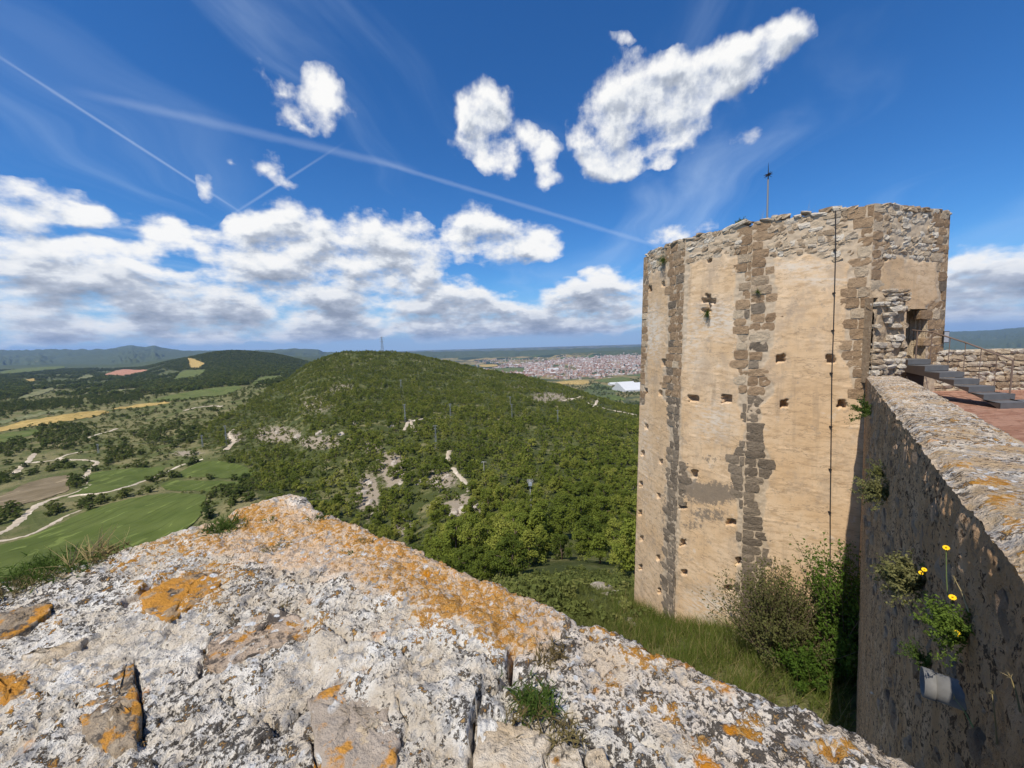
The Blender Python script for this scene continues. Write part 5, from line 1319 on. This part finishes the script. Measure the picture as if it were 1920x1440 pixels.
while z < 1.42:
    h = random.uniform(.10, .24); a = 0.0
    while a < .97:
        w = random.uniform(.14, .42)/1.05; keep = .85 if (z > .75 or z < -.45) else .35
        if random.random() < keep and z < 1.42-.10*a-.45*max(0, 1-a/.18):
            w = min(w, 1.0-a); A = a+w/2; x = s0[0]*yq+(s1[0]*(yq+.25)-s0[0]*yq)*A
            o = obj('rubble_stone', random.choice(SR[1 if random.random() < .6 else 0]), stub, tuple(np.array([x, yq+.25*A-.02+random.uniform(-.03, .03), z+h/2])-ob)); o.scale = (w*1.03, .26, h*.96); o.rotation_euler = (random.uniform(-.1, .1), random.uniform(-.12, .12), .12)
        a += w
    z += h
# ---- far parapet of rubble masonry behind the stairs
fp0 = np.array([15.2, 14.15]); fp1 = np.array([24.0, 13.2]); fd = (fp1-fp0)/np.linalg.norm(fp1-fp0); fn = np.array([fd[1], -fd[0]])
fpar = empty('rubble_parapet', (fp0[0], fp0[1], ZT)); fb = np.array([fp0[0], fp0[1], ZT])
tag(fpar, 'low rubble stone parapet behind the staircase', 'wall')
def ftop(s): return -.70 if s < 3.1 else (-.70-.26*min(1, (s-3.1)/.1))
def slabbox(s0_, s1_, z1, th=.55):
    P = [fp0+fd*s0_, fp0+fd*s1_, fp0+fd*s1_-fn*th, fp0+fd*s0_-fn*th]
    V = [(q[0], q[1], z) for z in (ZT-.1, z1) for q in P]; return [tuple(np.array(v)-fb) for v in V], [(0, 1, 5, 4), (1, 2, 6, 5), (2, 3, 7, 6), (3, 0, 4, 7), (4, 5, 6, 7)]
v, f = join([slabbox(-.3, 3.1, -.76), slabbox(3.1, 8.8, -1.02)]); obj('core', mesh_py('core', v, f, M_RUBBLE), fpar)
nfs = 0; z = ZT
while z < -.7:
    h = random.uniform(.11, .24); s = -.2
    while s < 5.2:
        w = random.uniform(.16, .48)
        if z+h*.7 < ftop(s+w/2) and nfs < 250:
            p = fp0+fd*(s+w/2)+fn*random.uniform(-.08, -.045)
            o = obj('rubble_stone', random.choice(SR[1 if random.random() < .5 else 0]), fpar, (p[0]-fb[0], p[1]-fb[1], z+h/2-fb[2])); o.scale = (w*.97, .26, h*.95); o.rotation_euler = (random.uniform(-.08, .08), random.uniform(-.1, .1), math.atan2(fd[1], fd[0])); nfs += 1
        s += w
    z += h
s = -.2
while s < 5.2:
    w = random.uniform(.3, .7); p = fp0+fd*(s+w/2)-fn*.25; o = obj('cap_stone', random.choice(SR[1]), fpar, (p[0]-fb[0], p[1]-fb[1], ftop(s+w/2)-.03-fb[2])); o.scale = (w*.98, .6, .13); o.rotation_euler = (random.uniform(-.05, .05), random.uniform(-.08, .08), math.atan2(fd[1], fd[0])); s += w
# kerb course at the foot of that parapet
p = fp0+fn*.2; v, f = box(-.3, 8, -.15, .15, 0, .035); o = obj('kerb', mesh_py('kerb', v, f, M_BRICK), fpar, (p[0]-fb[0], p[1]-fb[1], .012)); o.rotation_euler.z = math.atan2(fd[1], fd[0])

# ================================================================== plants on the walls and at the tower's foot
M_GRASS = leaf_mat('grass_blades', (.030, .060, .010), (.200, .215, .055), .35, 2.2)
M_DRY = leaf_mat('dry_grass', (.30, .21, .10), (.50, .39, .22), .3)
M_WEED = leaf_mat('weed_leaves', (.050, .085, .018), (.12, .155, .042), .35)
M_GREYB = leaf_mat('grey_shrub_leaves', (.085, .085, .032), (.235, .215, .095), .3, 3.0)
M_GREENB = leaf_mat('green_shrub_leaves', (.055, .098, .016), (.180, .235, .050), .4, 3.0)
M_TWIG = flat_mat('twig', (.16, .115, .075), .9, .3, 10)
M_STEM = flat_mat('green_stem', (.14, .18, .06), .8, .2, 10)
M_PETAL = flat_mat('yellow_petal', (.85, .52, .01), .7, .1, 40)
M_BROWNT = leaf_mat('dry_moss', (.12, .085, .04), (.26, .20, .10), .2)
def blades(pts, nrm, n, length, spread, width, rng, droop=.3, seg=3):
    """curved grass blades growing from points, as quads"""
    V = []; Fs = []
    for i in range(n):
        p = np.array(pts[rng.integers(len(pts))], float) if np.ndim(pts) > 1 else np.array(pts, float)
        d = np.array(nrm, float)+rng.normal(size=3)*spread; d /= np.linalg.norm(d); L = length*rng.uniform(.45, 1.1)
        side = np.cross(d, rng.normal(size=3)); side /= np.linalg.norm(side); w = width*rng.uniform(.6, 1.2); o = len(V)
        q = p.copy()
        for k in range(seg+1):
            ww = w*(1-k/seg*.92); V += [q-side*ww/2, q+side*ww/2]; d = d+np.array([0, 0, -droop/seg])+rng.normal(size=3)*.08; d /= np.linalg.norm(d); q = q+d*L/seg
        Fs += [(o+2*k, o+2*k+1, o+2*k+3, o+2*k+2) for k in range(seg)]
    return np.array(V), np.array(Fs)
def tuft(name, loc, n, length, spread, width, mat, label, cat='plant', nrm=(0, 0, 1), seed=1, droop=.3, group=None, area=.0, axis=None, stuff=False):
    rng = np.random.default_rng(seed); loc = np.array(loc, float); pts = np.zeros((max(1, n//3), 3))
    if area: pts[:, :2] = rng.normal(size=(len(pts), 2))*area
    if axis is not None: pts += np.outer(rng.normal(size=len(pts)), np.array(axis))
    v, f = blades(pts, nrm, n, length, spread, width, rng, droop)
    o = obj(name, mesh_np(name, v, f, mat, True), loc=tuple(loc)); tag(o, label, None if stuff else cat, group, 'stuff' if stuff else None); return o
def leafy(name, loc, label, n_stem, height, spread, leaf, per, ml, mt, seed, nrm=(0, 0, 1), cat='shrub', lean=.25, wig=.12):
    """bush with real stems: each stem carries leaves along its upper part"""
    rng = np.random.default_rng(seed); parts = []; LC = []
    nrm = np.array(nrm, float)
    for i in range(n_stem):
        d = nrm+rng.normal(size=3)*spread; d /= np.linalg.norm(d); L = height*rng.uniform(.55, 1.05); q = rng.normal(size=3)*np.array([1, 1, 0])*height*.06; P = [q.copy()]
        for k in range(6):
            q = q+d*L/6; P.append(q.copy()); d = d+rng.normal(size=3)*wig+np.array([0, 0, lean*.12]); d /= np.linalg.norm(d)
        r0 = height*.006; parts.append(tube([tuple(p) for p in P], [r0*(1-.8*k/6) for k in range(7)], 4, False))
        for k in range(per):
            t = rng.uniform(.22, 1.0)*5.99; a = int(t); LC.append(P[a]+(P[a+1]-P[a])*(t-a)+rng.normal(size=3)*height*.035)
    LC = np.array(LC); v, f = leaf_cloud(LC, np.full(len(LC), leaf*1.2), 2, leaf, rng, .9, .2)
    e = empty(name, tuple(loc)); tag(e, label, cat); sv, sf = join(parts)
    obj('foliage', mesh_np('foliage', v, f, ml, False), e); obj('stem', mesh_py('stem', sv, sf, mt, True), e); return e
def gpt(px, Y):
    r = ray(px, 1200); x = r[0]*Y; return np.array([x, Y, float(ground(x, Y))])
leafy('shrub', gpt(1458, 12.0), 'large olive-grey twiggy shrub in front of the tower corner', 230, 3.1, .33, .034, 60, M_GREYB, M_TWIG, 601)
leafy('shrub', gpt(1578, 11.2), 'tall narrow green shrub beside the shaded wall', 110, 3.7, .13, .042, 64, M_GREENB, M_TWIG, 602)
leafy('shrub', gpt(1597, 10.2), 'dark green shrub in the shadow at the foot of the wall', 70, 1.6, .30, .04, 50, M_GREENB, M_TWIG, 606)
leafy('shrub', gpt(1520, 10.4), 'low green shrub between the two tall shrubs', 60, 1.2, .40, .045, 55, M_GREENB, M_TWIG, 603)
# tall grass at the foot of the tower: nobody could count it
rng = np.random.default_rng(5); pts = []
while len(pts) < 6500:
    px = rng.uniform(1150, 1605); Y = 8.5+13*rng.random()**.8; r = ray(px, 1150); x = r[0]*Y
    foot = min(float(((TC[k]-np.array([x, Y]))@FAC[k][1])*-1) for k in (0, 1, 2)) if False else 0
    inside = inpoly(np.array([x]), np.array([Y]), [tuple(CEN+(c-CEN)*1.05) for c in TC])[0]
    if inside: continue
    pts.append((x, Y, float(ground(x, Y))))
pts = np.array(pts); cl = fbm(pts[:, 0]*.9, pts[:, 1]*.9, 3, 611); pts = pts[rng.random(len(pts)) < np.clip(.75+cl*1.3, .15, 1)]
v, f = blades(pts, (.05, 0, 1), 24000, .75, .36, .017, rng, .55)
tag(obj('tall_grass', mesh_np('grass', v, f, M_GRASS, True)), 'tall green grass at the foot of the tower', kind='stuff')
v, f = blades(pts[cl[:len(pts)] > -.1], (.1, 0, 1), 2600, 1.0, .30, .012, rng, .3)
tag(obj('straw_grass', mesh_np('straw', v, f, M_DRY, True)), 'pale dry stems standing in the tall grass by the tower', kind='stuff')
pts2 = np.array([(x, y, z) for x, y, z in [(lambda u, Y: (u*Y, Y, float(ground(u*Y, Y))))(rng.uniform(-.05, .34), 16+26*rng.random()**1.3) for _ in range(6000)] if not inpoly(np.array([x]), np.array([y]), [tuple(c) for c in TC])[0]])
v, f = blades(pts2, (0, 0, 1), 30000, .50, .55, .03, rng, .5)
tag(obj('ledge_grass', mesh_np('ledge_grass', v, f, leaf_mat('ledge_weeds', (.055, .075, .020), (.250, .235, .085), .35, 1.2), True)), 'short weedy grass on the rocky ledge left of the tower', kind='stuff')
for k, (px, Y, s) in enumerate([(1150,22,.7),(1165,20,.5),(1178,19.5,.45),(1120,24,.8),(1092,25,.5),(1180,17.2,.5)]):
    p = gpt(px, Y); o = obj('rock_outcrop', ROCKM[k], loc=tuple(p-np.array([0, 0, .12]))); o.scale = (s*1.4, s, s*.6); o.rotation_euler.z = k
    tag(o, 'low pale rock in the grass of the ledge left of the tower', 'rock', 'rocks on the ledge')
# plants on the tower
def on_tower(k, px, py): p, n_ = facet_px(k, px, py); return p+np.append(n_, 0)*.03, np.append(n_, 0)
p, n_ = on_tower(0, 1246, 488); tuft('wall_plant', p, 160, .42, .75, .02, M_WEED, 'green tuft hanging below the rim at the tower left corner', nrm=tuple(n_*.8+np.array([0, 0, .5])), seed=11, droop=.8)
p, n_ = on_tower(1, 1328, 584); tuft('wall_plant', p, 90, .40, .55, .018, M_WEED, 'small green plant in the cross-shaped niche', nrm=tuple(n_*.8+np.array([0, 0, -.3])), seed=12, droop=.9)
p, n_ = on_tower(2, 1421, 548); tuft('wall_plant', p, 70, .22, .8, .016, M_WEED, 'small green tuft on the dark corner stones of the tower', nrm=tuple(n_*.8+np.array([0, 0, .4])), seed=13)
pr = ray(1390, 412)*15.4; pr[2] = H-.02; leafy('wall_plant', pr, 'round grey-green bush on top of the tower rim', 40, .42, .7, .022, 30, M_WEED, M_TWIG, 604, cat='plant')
for k, (px, Y, L) in enumerate([(1428,15.2,.9),(1512,14.6,.75),(1585,14.2,.5),(1521,14.6,.6)]):
    q = ray(px, 395)*Y; q[2] = H-.05; tuft('dry_stalk', q, 5, L, .14, .012, M_DRY, 'dry weed stalk on the tower rim against the sky', seed=700+k, droop=.1, group='dry stalks on the tower rim')
# plants on the shaded wall face
def on_wall(px, py, o=.03): p = wall_pt(px, py); return p+np.append(wn, 0)*o
wn3 = np.append(wn, 0)
for k, (px, py, hh, ns, lab, mt) in enumerate([(1664,930,.34,40,'grey-green bush growing out of the middle of the shaded wall',M_GREYB),(1660,893,.24,24,'smaller grey-green bush just above the middle wall bush',M_GREYB),(1730,1100,.24,80,'dense grey-green bush with yellow flowers beside it on the shaded wall',M_GREYB),(1815,1195,.16,56,'feathery bright green plant on the shaded wall above the drain pipe',M_GREENB),(1745,1245,.13,22,'dark olive clump on the wall left of the drain pipe',M_WEED),(1634,775,.5,22,'green fern-like growth where the wall meets the tower',M_WEED)]):
    leafy('wall_bush', on_wall(px, py, .0), lab, ns, hh, .55, hh*.035, 34, mt, M_STEM, 610+k, nrm=tuple(wn3*.9-np.append(wd[:2], 0)*.25+np.array([0, 0, .35])), cat='plant', lean=.5)
FL = [(1727,1074),(1733,1068),(1698,1129),(1786,1120),(1793,1187),(1774,1027),(1636,1060)]
FR = [(1700,1110),(1705,1105),(1735,1165),(1790,1180),(1795,1200),(1790,1120),(1690,1080)]
for k, ((px, py), (qx, qy)) in enumerate(zip(FL, FR)):
    a = on_wall(qx, qy, .02); b = wall_pt(px, py); b = b*.90; e = empty('yellow_flower', tuple(a))
    pts_ = [np.zeros(3), (b-a)*.5+np.array([0, 0, -.02]), b-a]; v, f = tube([tuple(q) for q in pts_], .0022, 4); obj('stem', mesh_py('stem', v, f, M_STEM), e)
    V = []; Fs = []; dirn = -b/np.linalg.norm(b); dirn = dirn+np.array([0, 0, .7]); dirn /= np.linalg.norm(dirn); ax = np.cross(dirn, (1, 0, 0)); ax /= np.linalg.norm(ax); ay = np.cross(dirn, ax)
    for j in range(11):
        an = j*.571; r1 = ax*math.cos(an)+ay*math.sin(an); t1 = -ax*math.sin(an)+ay*math.cos(an); o_ = len(V); c = b-a
        V += [tuple(c+r1*.003-t1*.0015), tuple(c+r1*.009-t1*.003+dirn*.002), tuple(c+r1*.012), tuple(c+r1*.009+t1*.003+dirn*.002), tuple(c+r1*.003+t1*.0015)]; Fs.append((o_, o_+1, o_+2, o_+3, o_+4))
    pt = obj('flower_head', mesh_py('petals', V, Fs, M_PETAL), e)
    v, f = tube([tuple(b-a-dirn*.004), tuple(b-a+dirn*.006)], [.0035, .003], 8); obj('flower_centre', mesh_py('fc', v, f, flat_mat('flower_centre', (.55, .28, .01), .9)), pt)
    tag(e, ['left of the pair of yellow flowers beside the dense wall bush','right of the pair of yellow flowers beside the dense wall bush','yellow flower below the dense wall bush','yellow flower on a stem above the feathery plant','small yellow flower inside the feathery plant','highest yellow flower on the shaded wall','lone yellow flower far left on the shaded wall'][k], 'flower', 'yellow flowers on the shaded wall')
for k, (px, py, qx, qy, lab) in enumerate([(1690,1120,1740,1180,'thin dry stalk crossing below the dense wall bush'),(1790,1085,1825,1150,'pale dry stalk at the upper right of the shaded wall'),(1860,1300,1880,1400,'reddish dry stalk at the lower right of the wall'),(1895,1270,1925,1340,'pinkish dry stalk at the right edge of the wall'),(1635,1300,1655,1360,'white fluffy seed head low on the wall near the tower shadow'),(1790,1310,1835,1370,'thin green stalk below the drain pipe')]):
    a = on_wall(qx, qy, .01); b = wall_pt(px, py)*.93; v, f = tube([(0, 0, 0), tuple((b-a)*.5+np.array([0, 0, .01])), tuple(b-a)], [.003, .002, .0012], 4)
    e = empty('dry_stalk', tuple(a)); obj('stem', mesh_py('stalk', v, f, M_STEM if k == 5 else M_DRY), e); tag(e, lab, 'plant')
    rng = np.random.default_rng(800+k); hv, hf = blades((b-a)[None, :], tuple((b-a)/np.linalg.norm(b-a)), 60 if k == 4 else 12, .035 if k == 4 else .02, .9, .0025, rng, .1, 2)
    obj('seed_head', mesh_np('seed', hv, hf, flat_mat('seed_fluff', (.7, .68, .62)) if k == 4 else M_DRY, True), e)
# drain pipe
pa_ = wall_pt(1800, 1300); pb = pa_+wn3*.10+np.array([-.01, -.01, .0]); pa2 = pa_-wn3*.25
pipe = empty('drain_pipe', tuple(pa_)); tag(pipe, 'grey plastic drain pipe sticking out of the shaded wall', 'pipe')
M_PVC = flat_mat('grey_pvc', (.17, .165, .155), .8, .6, 14)
ax = (pb-pa2)/np.linalg.norm(pb-pa2)
def ringtube(r0, r1, a, b, n=28):
    u_ = np.cross(ax, (0, 0, 1)); u_ /= np.linalg.norm(u_); w_ = np.cross(ax, u_); V = []; Fs = []
    for c, r in ((a, r0), (b, r0), (b, r1), (a, r1)):
        for k in range(n): an = 2*math.pi*k/n; V.append(tuple(c+(u_*math.cos(an)+w_*math.sin(an))*r-pa_))
    for q in range(3):
        for k in range(n): Fs.append((q*n+k, q*n+(k+1) % n, (q+1)*n+(k+1) % n, (q+1)*n+k))
    return V, Fs
v, f = ringtube(.050, .045, pa2, pb); brl = obj('barrel', mesh_py('barrel', v, f, M_PVC, True), pipe)
v, f = ringtube(.054, .0505, pb-ax*.03, pb+ax*.002); obj('rim', mesh_py('rim', v, f, M_PVC, True), brl)
# tufts on the wall top
def wtop(px, py):
    c = ray(px, py); best = None
    t = np.linspace(0, Lw, 400)
    for cc in np.linspace(.05, .6, 12):
        pass
    z = np.interp(py, [700, 1050], [FAR[2], NEARP[2]]); return c*(z/c[2])
for k, (px, py, n, L, mt, lab) in enumerate([(1785,833,60,.10,M_WEED,'small green tuft on the sunlit wall top'),(1820,857,110,.11,M_WEED,'spreading green tuft on the sunlit wall top'),(1862,892,90,.12,M_BROWNT,'brown dry tuft nearest the camera on the wall top'),(1838,895,60,.09,M_WEED,'low green patch beside the brown tuft on the wall top'),(1675,762,30,.14,M_WEED,'tiny tuft at the lip of the wall top near the tower')]):
    tuft('grass_tuft', wtop(px, py), n, L, .8, .006, mt, lab, nrm=(0, 0, .6), seed=30+k, area=.05)
# foreground plants
def ptop(px, py): q = on_plane(px, py); return (q[0], q[1], ZP+.002)
for k, (px, py, n, L, ar, mt, lab) in enumerate([(420,990,420,.05,.028,M_WEED,'bushy green weed near the far corner of the parapet'),(512,1030,160,.022,.022,M_BROWNT,'brownish moss cushion behind the orange stone'),(85,1070,1300,.030,.055,M_WEED,'green moss bank along the left edge of the parapet'),(30,1100,500,.024,.040,M_BROWNT,'dry mossy fringe at the left end of the parapet'),
        (1000,1318,420,.030,.020,M_WEED,'green and brown weed growing from the crack in front'),(985,1340,160,.026,.018,M_BROWNT,'dry part of the weed in the front crack'),(1030,1225,260,.022,.018,M_BROWNT,'brown moss cushion beside the orange spots'),(600,970,110,.018,.016,M_WEED,'small green tuft near the parapet corner'),(680,1020,90,.016,.014,M_BROWNT,'tiny brown tuft on the orange band'),(655,1042,90,.016,.014,M_WEED,'tiny green tuft on the orange band'),(505,975,60,.014,.012,M_WEED,'thin green patch close to the far corner'),(200,1040,260,.022,.035,M_BROWNT,'dry moss under the straw-coloured grass'),(540,1130,60,.010,.01,M_BROWNT,'tiny dry moss beside the pink stone'),(1065,1385,160,.02,.014,M_BROWNT,'dry moss between the pale stones in front')]):
    tuft('moss' if n > 450 else 'weed', ptop(px, py), n, L, .75, .0028, mt, lab, nrm=(0, 0, .8), seed=60+k, area=ar, droop=.6, stuff=n > 450)
tuft('dry_grass', ptop(165, 1048), 60, .085, .45, .004, M_DRY, 'straw-coloured dry grass leaning over the left edge', nrm=(-.5, .35, .55), seed=90, area=.02, droop=.5)
tuft('dry_grass', ptop(180, 1035), 24, .085, .25, .004, M_DRY, 'upright straw-coloured dry grass behind the leaning one', nrm=(.25, .2, .8), seed=91, area=.012, droop=.2)
tuft('dry_grass', ptop(232, 1020), 4, .07, .2, .002, M_DRY, 'single thin dry stem on the left parapet edge', nrm=(-.1, .2, .9), seed=92, droop=.1)
# ================================================================== hazy air over the whole valley
def haze():
    hb = box(-42000, 42000, -300, 31000, -420, 620); me = mesh_py('haze', hb[0], hb[1])
    m = bpy.data.materials.new('haze'); m.use_nodes = True; t = NT(m.node_tree); t.n.clear()
    v = t.node('ShaderNodeVolumePrincipled'); v.inputs['Color'].default_value = (.40, .62, 1.0, 1); v.inputs['Density'].default_value = 3.0e-5; v.inputs['Anisotropy'].default_value = 0.1
    o_ = t.node('ShaderNodeOutputMaterial'); t.l.new(v.outputs[0], o_.inputs['Volume']); me.materials.append(m)
    tag(obj('haze', me), 'thin blue haze filling the valley', kind='stuff')
haze()
